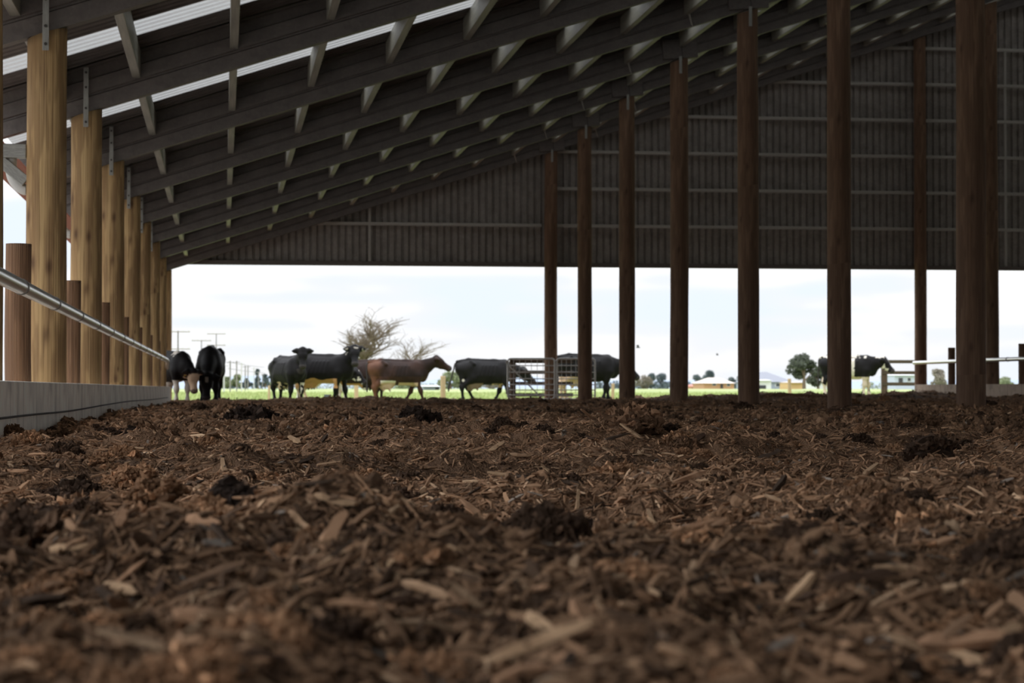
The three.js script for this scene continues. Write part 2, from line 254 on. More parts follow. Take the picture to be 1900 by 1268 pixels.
[0, 1, 2].forEach((v) => {                              // matted lumps all over the bedding
  const R = rng(900 + v), n = 420, m = new THREE.InstancedMesh(clodGeo(60 + v * 9, 1), clodMat, n), mt = new THREE.Matrix4(), c = new THREE.Color();
  for (let i = 0; i < n; i++) { const Z = logZ(1.5, 40)(R), x = onBed(R, Z), L = (0.05 + 0.15 * R() * R()) * (1 + 0.02 * Z) * (Z < 3 ? 0.7 : 1), k = R() < 0.4 ? [0.065, 0.041, 0.028] : [0.26, 0.152, 0.09], t = 0.7 + 0.6 * R();
    mt.compose(new THREE.Vector3(x, bedY(x, Z) - 0.06 * L, -Z), new THREE.Quaternion().setFromEuler(new THREE.Euler((R() - 0.5) * 0.5, R() * 6.28, (R() - 0.5) * 0.5)), new THREE.Vector3(L, L * (0.7 + 0.5 * R()), L)); m.setMatrixAt(i, mt); m.setColorAt(i, c.setRGB(k[0] * t, k[1] * t, k[2] * t)); }
  m.name = numbered('compost_lumps'); shade(m); scene.add(m); tag(m, ['matted brown lumps of compost scattered all over the bedding', 'crumbly dark lumps of compost scattered all over the bedding', 'small chip-covered lumps scattered all over the bedding'][v], 'compost', null, 'stuff');
});
{ // dark clods that stand out
  const dung = matte(0.035, 0.024, 0.019), soil = matte(0.15, 0.089, 0.055); dung.vertexColors = soil.vertexColors = true;
  const list = [[777, 788, 0.34, dung, 'upright blackish clod standing in the bedding below the brown walking cow'], [466, 783, 0.5, dung, 'low blackish dung heap on the bedding below the two front black cows'], [240, 800, 0.28, dung, 'dark clod of bedding at the foot of the left concrete wall'],
    [300, 815, 0.34, soil, 'brown mound of compost with a pale chip beside it near the left wall'], [1705, 795, 0.34, soil, 'pointed brown clod on the bedding left of the nearest right post'], [1170, 830, 0.3, soil, 'rugged brown clod on the crest of the bedding mound'], [1270, 835, 0.16, soil, 'small brown clod right of the mound crest'],
    [440, 975, 0.15, dung, 'blurred blackish lump of dung in the left middle bedding'], [620, 1040, 0.13, soil, 'large blurred brown clod in the front left of the bedding'], [1640, 935, 0.16, soil, 'rounded brown clod ringed by a chip in the right bedding'], [1720, 980, 0.14, soil, 'flat-topped greyish brown clod in the right bedding'], [1090, 945, 0.13, dung, 'dark wet clod in the hollow behind the middle of the bedding']];
  list.forEach(([px, py, s, m, label], i) => { const d = dirOf(px, py); let Z = 0.24 / Math.max(0.004, -d.y / -d.z); Z = Math.min(Z, 30); const p = at(px, py, Z), o = part('clod', clodGeo(i * 7 + 3, s), m); o.position.set(p.x, bedY(p.x, Z) - s * 0.04, -Z); o.rotation.y = i * 1.7; tag(o, label, 'clod'); });
}

// ------------------------------------------------------------------ concrete walls
function concreteWall(name, label, X, za, zb, top, inward, m, rise = 0) {
  const w = structure(name, label), n = Math.round((zb - za) / 2.5), L = (zb - za) / n;
  for (let i = 0; i < n; i++) {
    const g = box(0.14, 0.75, L - 0.012, X - inward * 0.07, top + rise * i - 0.375, -(za + L * (i + 0.5)), 0.008), uv = g.attributes.uv, p = g.attributes.position;
    for (let k = 0; k < p.count; k++) uv.setXY(k, (-p.getZ(k) + i * 0.37) / 3, p.getY(k));
    part('concrete_panel', g, m, w);
  }
  return w;
}
concreteWall('wall_left', 'low stained concrete wall with vertical dark streaks along the left posts', -1.07, 6.5, 45.2, EYE + 0.04, 1, M.concrete);
concreteWall('wall_right', 'low pinkish concrete wall between the far right posts', 16.75, 34, 51.5, EYE + 0.1, -1, M.concretePink);
{
  const pts = [[0, 777], [60, 770], [130, 763], [200, 751], [240, 745], [280, 742], [312, 738]].map(([x, y]) => { let Z = 12; for (let i = 0; i < 30; i++) { const p = at(x, y, Z); Z *= -1.058 / p.x; } const p = at(x, y, Z); p.x = -1.062; return p; });
  tag(part('wire', tube(pts, 0.006, 60, 5), std(0.05, 0.045, 0.04, 0.8)), 'thin dark wire sagging along the face of the left concrete wall', 'wire');
}

// ------------------------------------------------------------------ poles
function poleGeo(r, y0, y1, cut, seed) {               // a peeled log: slightly bent and tapered, its top cut to the slope of the roof
  const n = 28, rows = 44, pos = [], uv = [], idx = [];
  for (let j = 0; j <= rows; j++) for (let i = 0; i <= n; i++) {
    const a = (i / n) * 6.28319, t = j / rows, bend = 0.012 * n2(t * 1.6 + seed, 4), rr = r * (1.02 - 0.04 * t) * (1 + 0.025 * n3(Math.cos(a) * 1.3 + seed, t * (y1 - y0) * 1.4, Math.sin(a) * 1.3));
    const x = Math.cos(a) * rr + bend, z = Math.sin(a) * rr, top = y1 + cut * x;
    pos.push(x, lerp(y0, top, t), z); uv.push(i / n, ((y1 - y0) * t) / 4 + seed * 0.37);
  }
  for (let j = 0; j < rows; j++) for (let i = 0; i < n; i++) { const a = j * (n + 1) + i, b = a + 1, c = a + n + 1, d = c + 1; idx.push(a, c, b, b, c, d); }
  const k = pos.length / 3; pos.push(0.012 * n2(1.6 + seed, 4), y1, 0); uv.push(0.5, 0.5); for (let i = 0; i < n; i++) { const a = rows * (n + 1) + i; idx.push(a, k, a + 1); }
  const g = new THREE.BufferGeometry(); g.setAttribute('position', new THREE.Float32BufferAttribute(pos, 3)); g.setAttribute('uv', new THREE.Float32BufferAttribute(uv, 2)); g.setIndex(idx); g.computeVertexNormals(); return g;
}
const ORD = ['first', 'second', 'third', 'fourth', 'fifth', 'sixth', 'seventh', 'eighth', 'ninth'];
const strapGeo = box(0.05, 0.6, 0.008, 0, 0, 0, 0.002), boltGeo = new THREE.CylinderGeometry(0.013, 0.013, 0.014, 6).rotateX(Math.PI / 2);
function strap(parent, x, y, z) { const s = part('strap', strapGeo, M.galv, parent); s.position.set(x, y, z); for (const dy of [-0.25, -0.11, 0.1, 0.25]) { const b = part('bolt', boltGeo, M.bolt, s); b.position.set(0, dy, 0.008); } return s; }
const armGeo = box(0.75, 0.11, 0.09, -0.53, 0, 0, 0.01), strutGeo = beam([-0.16, -0.34, 0], [-0.55, -0.02, 0], 0.05, 0.09);
for (let i = -1; i < 8; i++) {                         // the left row, under the low eave
  const Z = Z1 + BAY * i, top = under(XL) - 0.01, where = i < 0 ? 'thick round timber pole cropped by the left photo edge beside the rail' : i === 7 ? 'last timber pole of the left row, at the open barn corner' : ORD[i] + ' full-height peeled timber pole of the left row, counted from the front';
  const t = group('timber_pole', where, 'pole', [XL, 0, -Z]);
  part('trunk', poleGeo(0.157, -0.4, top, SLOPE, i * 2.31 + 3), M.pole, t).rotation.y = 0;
  if (i > -1) strap(t, 0.0, EYE + 2.93, 0.165 + 0.02);
  const y = EYE + 1.86; if (i === 0) { const a = part('bracket_arm', armGeo, M.galv, t); a.position.set(0, y, 0); const b = part('bracket_strut', strutGeo, M.galv, t); b.position.set(0, y + 0.1, 0); }
}
for (let i = 0; i < 7; i++) {
  const Z = Z1 + BAY * (i + 1), t = group('timber_pole', (i === 0 ? 'nearest thick timber pole at the right, darkest and widest' : i === 6 ? 'last dark timber pole of the middle row, standing behind the pipe gate' : ORD[i] + ' dark timber pole of the middle row, counted from the right front'), 'pole', [XR + (i === 2 ? 0.02 : 0), 0, -Z]);
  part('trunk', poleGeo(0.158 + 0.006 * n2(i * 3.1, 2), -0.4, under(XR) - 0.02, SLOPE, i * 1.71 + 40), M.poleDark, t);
  const s = part('strap', box(0.05, 0.3, 0.008, 0, 0, 0, 0.002), M.galv, t); s.position.set(0, under(XR) - 0.12, 0.17);
}
for (let i = 0; i < 3; i++) {
  const Z = ZG - BAY * i, t = group('timber_pole', ['slender dark timber pole at the far right end of the plank fence', 'dark timber pole half hidden behind the nearest right pole', 'dark timber pole of the far right row outside the picture'][i], 'pole', [X3 + (i === 1 ? 0.03 : 0), 0, -Z]);
  part('trunk', poleGeo(0.15, -0.4, under(X3) - 0.02, SLOPE, i * 1.71 + 60), M.poleDark, t);
}
for (let i = 0; i < 8; i++) {                          // short posts between the poles of the left row
  const Z = Z1 - 2.5 + BAY * i; tag(part('short_post', poleGeo(0.088, -0.3, EYE + 0.97, 0, i * 1.3 + 80), M.stub), ORD[i] + ' short sawn-off timber post behind the left rail, counted from the front', 'post').position.set(XL + 0.02, 0, -Z);
}
[[49.49, 'short dark post on the right wall between the two far right poles'], [44.9, 'short dark post cut by the right photo edge']].forEach(([Z, l], i) => tag(part('short_post', poleGeo(0.085, -0.3, EYE + 0.97, 0, i * 1.9 + 95), M.poleDark), l, 'post').position.set(17.0, 0, -Z));

// ------------------------------------------------------------------ steel rails
function rail(label, X, Y, za, zb, first, bend) {
  const g = group('rail', label, 'rail', [X, Y, -za]), L = zb - za;
  const pts = [[0, 0, 0], [0, 0, -L * 0.5], [0, 0, -L + 1.6], [0, bend ? -0.01 : 0, -L + 0.8], [bend, bend ? -0.14 : 0, -L]];
  part('pipe', tube(pts, 0.044, 60, 14), M.steel, g);
  const cg = new THREE.CylinderGeometry(0.049, 0.049, 0.05, 16).rotateX(Math.PI / 2);
  for (let z = first; z < zb - 2; z += 2.5) { const c = part('collar', cg, M.collar, g); c.position.set(0, 0, -(z - za)); }
}
rail('long stainless steel neck rail running along the left posts', -1.165, EYE + 0.592, 6, 47.4, 7.9, -0.03);
rail('stainless steel neck rail crossing the far right poles', 16.68, EYE + 0.63, 36, 51.3, 37.4, 0);

// ------------------------------------------------------------------ roof
const beamProfile = [[0.075, 0], [0.075, 0.14], [0.05, 0.153], [0.05, 0.168], [0.068, 0.178], [0.068, 0.31], [0.034, 0.322], [0.034, 0.425], [0.07, 0.432], [0.07, 0.452]];
const beamShape = new THREE.Shape([...beamProfile, ...beamProfile.slice().reverse().map(([a, b]) => [-a, b])].map(([a, b]) => new THREE.Vector2(a, b)));
const beamLen = (XRIDGE - XEAVE) / Math.cos(ANG);
const beamGeo = new THREE.ExtrudeGeometry(beamShape, { depth: beamLen, bevelEnabled: false, steps: 1 }).rotateY(Math.PI / 2);   // now runs along +x, profile in (z, y)
const plateGeo = box(0.62, 0.34, 0.2, 0, 0, 0, 0.01), seamGeo = box(0.02, 0.33, 0.21, 0, 0, 0, 0.003);
const purlinX = []; for (let k = -2; k < 20; k++) purlinX.push(k === -2 ? -1.62 : 0.1 + 0.98 * k);
for (let i = -1; i < 8; i++) {
  const Z = Z1 + BAY * i, t = group('roof_beam', i < 0 ? 'steel roof beam above the camera at the top edge of the photo' : i === 7 ? 'last sloping steel roof beam, lying against the far gable cladding' : ORD[i] + ' sloping steel roof beam from the front, over the ' + ORD[i] + ' left pole', 'roof beam', [XEAVE, under(XEAVE), -Z]);
  const b = part('web', beamGeo, M.rafter, t); b.rotation.z = ANG;
  if (i >= 0) {
    const pl = part('splice_plate', plateGeo, M.rafter, t); pl.rotation.z = ANG * 0.25; pl.position.set(XR - XEAVE, under(XR) - under(XEAVE) + 0.17, 0.03);
    const se = part('seam', seamGeo, M.bolt, pl); se.position.set(0.03, 0, 0.001);
    for (const x of [6.95, 8.95]) { const br = part('fly_brace', beam([0, 0.28, 0.2], [0.1, 0.02, 0.06], 0.03, 0.008), M.galv, t); br.position.set(x - XEAVE, under(x) - under(XEAVE), 0); }
  }
}
const ceiling = structure('ceiling', 'dark corrugated steel roof underside with translucent strips');
const purlinGeo = box(0.085, 0.27, BAY - 0.08, 0, 0, 0, 0.006);
{ const p = purlinGeo.attributes.position, uv = purlinGeo.attributes.uv; for (let k = 0; k < p.count; k++) uv.setXY(k, p.getY(k) * 3 + p.getX(k) * 3, p.getZ(k) / 3); }
for (let i = -1; i < 7; i++) purlinX.forEach((x) => { const p = part('purlin', purlinGeo, M.purlin, ceiling); p.position.set(x, under(x) + 0.2 + 0.135, -(Z1 + BAY * (i + 0.5))); });
function sheetGeo(width, ribs, run, depth, thick = 0.0015) {   // corrugated sheet: ribs along +x, profile across z; returned lying flat with its left end at x = 0
  const top = [], pitch = width / ribs;
  for (let k = 0; k < ribs; k++) for (const [f, h] of [[0, 0], [0.3, 0], [0.42, 1], [0.62, 1], [0.74, 0]]) top.push([k * pitch + f * pitch, h * depth]);
  top.push([width + 0.02, 0]);
  const shape = new THREE.Shape([...top.map(([a, b]) => new THREE.Vector2(a, b + thick)), ...top.slice().reverse().map(([a, b]) => new THREE.Vector2(a, b))]);
  const g = new THREE.ExtrudeGeometry(shape, { depth: run, bevelEnabled: false, steps: 1 }).rotateY(Math.PI / 2);
  const p = g.attributes.position, uv = g.attributes.uv; for (let k = 0; k < p.count; k++) uv.setXY(k, p.getX(k) / 2, p.getZ(k) / 2);
  return g;
}
{
  const W = BAY / 6, run = (XRIDGE - XEAVE + 0.1) / Math.cos(ANG), g = sheetGeo(W, 4, run, 0.03), first = Z1 + 0.74 * BAY - W / 2;
  const sheets = [];
  for (let k = -66; k < 40; k++) {  // sheets run on unseen behind the camera to darken the interior
    const z = first + W * k; if (z > ZG + 0.2) break;
    const sky = ((k % 6) + 6) % 6 === 0;
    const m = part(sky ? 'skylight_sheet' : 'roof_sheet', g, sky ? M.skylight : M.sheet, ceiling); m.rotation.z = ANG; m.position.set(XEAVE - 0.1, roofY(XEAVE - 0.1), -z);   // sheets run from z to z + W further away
    m.receiveShadow = true;
  }
  // the other slope of the roof, past the ridge and out of the photograph
  for (let k = -11; k < 8; k++) { const m = part('roof_slope', sheetGeo(BAY, 24, run, 0.03), M.sheet, ceiling); m.rotation.set(0, Math.PI, ANG, 'YXZ'); m.position.set(2 * XRIDGE - XEAVE + 0.1, roofY(XEAVE - 0.1), -(Z1 + BAY * k + BAY)); }
}
// ------------------------------------------------------------------ gable wall
const gable = structure('wall_back', 'ribbed grey steel cladding of the far gable with pale horizontal girts');
{
  const W = 0.855, n = 5, zc = -(ZG + 0.32), bottom = EYE + 2.98;
  for (let s = 0; s < 34; s++) {
    const x0 = -1.2 + s * W, pos = [], idx = [], uv = [], pr = [];
    for (let k = 0; k < n; k++) for (const [f, h] of [[0, 0], [0.1, -1], [0.28, -1], [0.38, 0]]) pr.push([x0 + (k + f) * W / n, h * 0.045]);
    pr.push([x0 + W, 0]);
    for (const dz of [0, -0.002]) for (const [x, h] of pr) { const y1 = Math.max(bottom + 0.01, roofY(Math.min(x, 2 * XRIDGE - x)) + 0.01); pos.push(x, bottom, zc + h + dz, x, y1, zc + h + dz); uv.push(x / 2, bottom / 2, x / 2, y1 / 2); }
    const c = pr.length;
    for (let k = 0; k < c - 1; k++) { const a = k * 2, b = (c + k) * 2; idx.push(a, a + 2, a + 1, a + 1, a + 2, a + 3, b, b + 1, b + 2, b + 1, b + 3, b + 2, a, b, a + 2, a + 2, b, b + 2); }
    const g = new THREE.BufferGeometry(); g.setAttribute('position', new THREE.Float32BufferAttribute(pos, 3)); g.setAttribute('uv', new THREE.Float32BufferAttribute(uv, 2)); g.setIndex(idx);
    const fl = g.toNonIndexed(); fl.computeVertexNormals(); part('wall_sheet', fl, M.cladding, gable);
  }
  const zg = -(ZG + 0.24), girt = (xa, xb, y, h = 0.075) => part('girt', merge([box(xb - xa, h, 0.02, (xa + xb) / 2, y, zg + 0.045), box(xb - xa, 0.012, 0.1, (xa + xb) / 2, y - h / 2 + 0.006, zg)]), M.girt, gable);
  for (let k = 0; k < 6; k++) { const y = EYE + 3.994 + 0.908 * k, xs = (y - EYE - 3.235) / SLOPE - 0.2; if (k === 0) girt(2.0, XR - 0.2, y); const xa = Math.max(XR - 0.05, xs); if (xa < 26) girt(xa, 26, y); }
  part('bottom_channel', merge([box(28.5, 0.1, 0.03, 13.2, EYE + 3.03, zg + 0.05), box(28.5, 0.02, 0.12, 13.2, EYE + 2.985, zg)]), M.rafter, gable);
  for (const [x, y1] of [[3.5, under(3.5) + 0.05], [19.5, EYE + 8.55]]) part('stiffener', box(0.06, y1 - EYE - 3, 0.06, x, (y1 + EYE + 3) / 2, zg + 0.01), M.girt, gable);
}
{ // unseen gable behind the camera, darkens the interior, same height as the far one
  const w = structure('unseen_wall_front', 'plain steel gable out of view behind the camera, darkening the interior'), sh = new THREE.Shape([[-1.4, EYE + 3], [-1.4, roofY(-1.4)], [XRIDGE, roofY(XRIDGE)], [2 * XRIDGE + 1.4, roofY(-1.4)], [2 * XRIDGE + 1.4, EYE + 3]].map((p) => new THREE.Vector2(...p)));
  part('wall_sheet', new THREE.ExtrudeGeometry(sh, { depth: 0.03, bevelEnabled: false }).translate(0, 0, 36), M.cladding, w);
}
// ------------------------------------------------------------------ eave: gutter soffit and downpipes
{
  const t = group('eave_soffit', 'strip of red corrugated soffit under the left eave beside the sky', 'soffit'), g = sheetGeo(2.5, 20, 0.34, 0.02);
  for (let k = 0; k < 17; k++) { const m = part('soffit_sheet', g, M.red, t); m.position.set(-2.3, EYE + 2.2, -(12.4 + 2.5 * k)); }
}
for (let i = 0; i < 2; i++) {
  const Z = Z1 + BAY * i, y = EYE + 1.62, t = tag(part('downpipe', tube([[-0.2, 0.26, 0], [-0.2, 0.18, 0], [-0.2, 0.1, 0], [-0.185, 0.03, 0], [-0.14, -0.03, 0], [-0.1, -0.055, 0], [-0.085, -0.055, 0]], 0.044, 30, 14), M.plastic), ['white plastic downpipe elbow left of the first full left pole', 'pale downpipe elbow glimpsed between the first two left poles'][i] ?? 'pale downpipe elbow behind the ' + ORD[i] + ' left pole', 'downpipe');
  t.position.set(XL - 0.08, y, -Z - 0.05);
}

// ------------------------------------------------------------------ cows: one continuous skin each, meshed from a smooth field of tapered bones
function skin(prims, cell, k) {
  const lo = [1e9, 1e9, 1e9], hi = [-1e9, -1e9, -1e9], M0 = 3.2 / k + 0.03;
  for (const p of prims) { const r = Math.max(p.ra, p.rb) * Math.max(1, p.sz) + M0; for (let c = 0; c < 3; c++) { p.lo ??= []; p.hi ??= []; p.lo[c] = Math.min(p.a[c], p.b[c]) - r; p.hi[c] = Math.max(p.a[c], p.b[c]) + r; lo[c] = Math.min(lo[c], p.lo[c]); hi[c] = Math.max(hi[c], p.hi[c]); } }
  const n = [0, 1, 2].map((c) => Math.ceil((hi[c] - lo[c]) / cell) + 2), nx = n[0], ny = n[1], nz = n[2], S = new Float32Array(nx * ny * nz);
  for (const p of prims) {
    const i0 = [0, 1, 2].map((c) => Math.max(0, Math.floor((p.lo[c] - lo[c]) / cell))), i1 = [0, 1, 2].map((c) => Math.min(n[c] - 1, Math.ceil((p.hi[c] - lo[c]) / cell)));
    const iz = 1 / p.sz, bx = p.b[0] - p.a[0], by = p.b[1] - p.a[1], bz = (p.b[2] - p.a[2]) * iz, bb = bx * bx + by * by + bz * bz || 1e-9, sc = Math.min(1, p.sz);
    for (let z = i0[2]; z <= i1[2]; z++) for (let y = i0[1]; y <= i1[1]; y++) for (let x = i0[0]; x <= i1[0]; x++) {
      const px = lo[0] + x * cell - p.a[0], py = lo[1] + y * cell - p.a[1], pz = (lo[2] + z * cell - p.a[2]) * iz, t = clamp((px * bx + py * by + pz * bz) / bb, 0, 1);
      const dx = px - t * bx, dy = py - t * by, dz = pz - t * bz, d = (Math.sqrt(dx * dx + dy * dy + dz * dz) - lerp(p.ra, p.rb, t)) * sc;
      if (d < M0) S[(z * ny + y) * nx + x] += Math.exp(-k * d);
    }
  }
  for (let i = 0; i < S.length; i++) S[i] = S[i] > 1e-6 ? -Math.log(S[i]) / k : 14 / k;
  const at3 = (x, y, z) => S[(z * ny + y) * nx + x], vert = new Int32Array(S.length).fill(-1), pos = [], nor = [], idx = [];
  const C = [[0, 1], [2, 3], [4, 5], [6, 7], [0, 2], [1, 3], [4, 6], [5, 7], [0, 4], [1, 5], [2, 6], [3, 7]], v = new Float32Array(8);
  for (let z = 0; z < nz - 1; z++) for (let y = 0; y < ny - 1; y++) for (let x = 0; x < nx - 1; x++) {
    let m = 0; for (let c = 0; c < 8; c++) { v[c] = at3(x + (c & 1), y + ((c >> 1) & 1), z + (c >> 2)); if (v[c] < 0) m++; }
    if (!m || m === 8) continue;
    let sx = 0, sy = 0, sz = 0, e = 0;
    for (const [a, b] of C) if ((v[a] < 0) !== (v[b] < 0)) { const t = v[a] / (v[a] - v[b]); sx += lerp(a & 1, b & 1, t); sy += lerp((a >> 1) & 1, (b >> 1) & 1, t); sz += lerp(a >> 2, b >> 2, t); e++; }
    vert[(z * ny + y) * nx + x] = pos.length / 3;
    pos.push(lo[0] + (x + sx / e) * cell, lo[1] + (y + sy / e) * cell, lo[2] + (z + sz / e) * cell);
    const g = [v[1] + v[3] + v[5] + v[7] - v[0] - v[2] - v[4] - v[6], v[2] + v[3] + v[6] + v[7] - v[0] - v[1] - v[4] - v[5], v[4] + v[5] + v[6] + v[7] - v[0] - v[1] - v[2] - v[3]], l = Math.hypot(...g) || 1; nor.push(g[0] / l, g[1] / l, g[2] / l);
  }
  const V = (x, y, z) => vert[(z * ny + y) * nx + x];
  for (let z = 1; z < nz - 1; z++) for (let y = 1; y < ny - 1; y++) for (let x = 1; x < nx - 1; x++) {
    const s = at3(x, y, z) < 0;
    for (let ax = 0; ax < 3; ax++) {
      if (s === (at3(x + (ax === 0), y + (ax === 1), z + (ax === 2)) < 0)) continue;
      const q = ax === 0 ? [V(x, y - 1, z - 1), V(x, y, z - 1), V(x, y, z), V(x, y - 1, z)] : ax === 1 ? [V(x - 1, y, z - 1), V(x - 1, y, z), V(x, y, z), V(x, y, z - 1)] : [V(x - 1, y - 1, z), V(x, y - 1, z), V(x, y, z), V(x - 1, y, z)];
      if (q.some((k2) => k2 < 0)) continue;
      if (s) idx.push(q[0], q[1], q[2], q[0], q[2], q[3]); else idx.push(q[0], q[2], q[1], q[0], q[3], q[2]);
    }
  }
  const g = new THREE.BufferGeometry(); g.setAttribute('position', new THREE.Float32BufferAttribute(pos, 3)); g.setAttribute('normal', new THREE.Float32BufferAttribute(nor, 3)); g.setIndex(idx); return g;
}
const coatMat = new THREE.MeshPhysicalMaterial({ vertexColors: true, roughness: 0.62, specularIntensity: 0.3 });
M.eye = std(0.012, 0.01, 0.009, 0.15); M.tail = std(0.03, 0.025, 0.024, 0.8); M.earTag = std(0.85, 0.6, 0.03, 0.5);
const BLACK = [0.007, 0.006, 0.0066], BROWN = [0.05, 0.023, 0.016], DBROWN = [0.017, 0.01, 0.0085], WHITE = [0.62, 0.57, 0.5], TAN = [0.5, 0.27, 0.12], PINK = [0.55, 0.38, 0.3];
// spec: px, py = where the feet stand in the photo; Z depth; turn: heading, 0 = to the right, -90 = towards the camera; head: poll and muzzle in the cow's own axes
function cow(s) {
  const ft = at(s.px, s.py, s.Z), h = s.scale ?? 1, P = [], add = (a, b, ra, rb = ra, sz = 1) => P.push({ a, b, ra, rb, sz }), both = (f) => { f(1); f(-1); };
  const ys = s.drop ?? 0;                                               // how far the forehand is lowered
  add([-0.38, 0.98, 0], [0.35, 0.98, 0], 0.345, 0.325, 0.86); add([-0.3, 0.87, 0], [0.2, 0.85, 0], 0.28, 0.27, 1.06);
  add([0.42, 0.97, 0], [0.6, 0.95, 0], 0.30, 0.23, 0.74); add([0.62, 0.86, 0], [0.66, 0.8, 0], 0.15, 0.11, 0.8);
  add([0.5, 1.29, 0], [0.12, 1.31, 0], 0.06, 0.05); add([0.2, 1.31, 0], [-0.62, 1.34, 0], 0.05, 0.055); add([-0.4, 1.17, 0], [-0.78, 1.17, 0], 0.15, 0.15, 1.1);
  add([-0.64, 1.34, 0], [-0.98, 1.29, 0], 0.05, 0.045); add([-0.55, 1.0, 0], [-0.8, 1.0, 0], 0.24, 0.2, 0.9);
  both((q) => {
    add([-0.58, 1.29, q * 0.19], [-0.5, 1.22, q * 0.25], 0.045, 0.05); add([-0.64, 1.1, q * 0.11], [-0.86, 1.07, q * 0.1], 0.19, 0.16); add([-0.97, 1.18, q * 0.09], [-0.93, 1.1, q * 0.1], 0.05, 0.07);
    add([0.46, 1.16, q * 0.11], [0.5, 0.86, q * 0.18], 0.14, 0.13, 0.75);
    for (let r = 0; r < 5; r++) add([0.2 - r * 0.11, 1.16, q * 0.245], [0.13 - r * 0.125, 0.86, q * 0.295], 0.008, 0.006);
  });
  const L = s.legs ?? [0, 0, 0, 0];                                      // stride of left fore, right fore, left hind, right hind
  both((q) => {
    const f = L[q < 0 ? 0 : 1], r = L[q < 0 ? 2 : 3], lift = Math.abs(f) > 0.2 ? 0.02 : 0;
    add([0.47, 0.88, q * 0.17], [0.45 + f * 0.12, 0.66, q * 0.16], 0.12, 0.085); add([0.45 + f * 0.12, 0.68, q * 0.16], [0.47 + f * 0.55, 0.41, q * 0.15], 0.075, 0.05); add([0.47 + f * 0.55, 0.44, q * 0.15], [0.475 + f * 0.56, 0.39, q * 0.15], 0.057, 0.052);
    add([0.47 + f * 0.55, 0.4, q * 0.15], [0.46 + f, 0.13 + lift, q * 0.15], 0.043, 0.036); add([0.46 + f, 0.14 + lift, q * 0.15], [0.465 + f, 0.1, q * 0.15], 0.046, 0.044); add([0.47 + f, 0.07, q * 0.15], [0.51 + f, 0.025, q * 0.15], 0.045, 0.05);
    add([-0.68, 1.02, q * 0.15], [-0.5 + r * 0.25, 0.78, q * 0.19], 0.19, 0.125, 0.8); add([-0.52 + r * 0.25, 0.8, q * 0.18], [-0.82 + r * 0.6, 0.52, q * 0.16], 0.12, 0.06); add([-0.86, 1.02, q * 0.12], [-0.82 + r * 0.4, 0.66, q * 0.15], 0.12, 0.075);
    add([-0.85 + r * 0.6, 0.545, q * 0.16], [-0.83 + r * 0.62, 0.47, q * 0.16], 0.052, 0.052); add([-0.83 + r * 0.6, 0.5, q * 0.16], [-0.78 + r, 0.14, q * 0.15], 0.05, 0.037); add([-0.78 + r, 0.15, q * 0.15], [-0.76 + r, 0.1, q * 0.15], 0.048, 0.045); add([-0.75 + r, 0.07, q * 0.15], [-0.7 + r, 0.025, q * 0.15], 0.045, 0.052);
  });
  if (s.udder !== false) { add([-0.52, 0.6, 0], [-0.34, 0.61, 0], 0.155, 0.135, 1.0); both((q) => { add([-0.53, 0.47, q * 0.07], [-0.53, 0.41, q * 0.075], 0.02, 0.014); add([-0.36, 0.48, q * 0.07], [-0.35, 0.42, q * 0.075], 0.02, 0.014); }); }
  const poll = new THREE.Vector3(...s.poll), muz = new THREE.Vector3(...s.muzzle), d = muz.clone().sub(poll).normalize(), len = s.headLength ?? 0.47;
  let side = new THREE.Vector3().crossVectors(d, new THREE.Vector3(0, 1, 0)); if (s.faceUp) side.crossVectors(d, new THREE.Vector3(...s.faceUp)); side.normalize();
  const up = side.clone().cross(d).normalize(), Q = (f, u, w) => [0, 1, 2].map((c) => poll.getComponent(c) + d.getComponent(c) * f * len + up.getComponent(c) * u + side.getComponent(c) * w);
  const neck = Q(0.05, -0.1, 0), mid = [0.5 * (0.62 + neck[0]), 0.5 * (1.12 + neck[1]), 0.5 * neck[2]];
  add([0.52, 1.08, 0], mid, 0.21, 0.155, 0.72); add(mid, neck, 0.155, 0.115, 0.8); add([0.6, 0.95, 0], [mid[0], mid[1] - 0.1, mid[2]], 0.15, 0.1, 0.6); add([0.5, 1.27, 0], Q(-0.06, -0.03, 0), 0.06, 0.06);
  add(Q(0, 0.0, 0), Q(0.22, -0.02, 0), 0.1, 0.105); add(Q(0.05, -0.01, 0.045), Q(0.36, -0.01, 0.04), 0.07, 0.06); add(Q(0.05, -0.01, -0.045), Q(0.36, -0.01, -0.04), 0.07, 0.06); add(Q(0.3, -0.03, 0), Q(0.95, -0.04, 0), 0.098, 0.07);
  add(Q(0.1, -0.12, 0), Q(0.45, -0.125, 0), 0.1, 0.075); add(Q(0.4, -0.11, 0), Q(0.95, -0.085, 0), 0.062, 0.052); add(Q(0.97, -0.045, 0.03), Q(0.97, -0.045, -0.03), 0.055, 0.055); add(Q(-0.06, 0.05, 0), Q(0.02, 0.05, 0), 0.06, 0.05);
  both((q) => { add(Q(0.02, 0.01, q * 0.1), Q(-0.02, 0.015, q * 0.18), 0.03, 0.04); add(Q(-0.02, 0.015, q * 0.18), Q(0.0, 0.0, q * 0.29), 0.048, 0.018); add(Q(0.03, -0.015, q * 0.17), Q(0.05, -0.02, q * 0.23), 0.036, 0.028); add(Q(0.3, 0.035, q * 0.075), Q(0.34, 0.03, q * 0.075), 0.03, 0.026); });
  const g = skin(P, s.cell ?? 0.017, 38), p = g.attributes.position, col = new Float32Array(p.count * 3), pv = new THREE.Vector3();
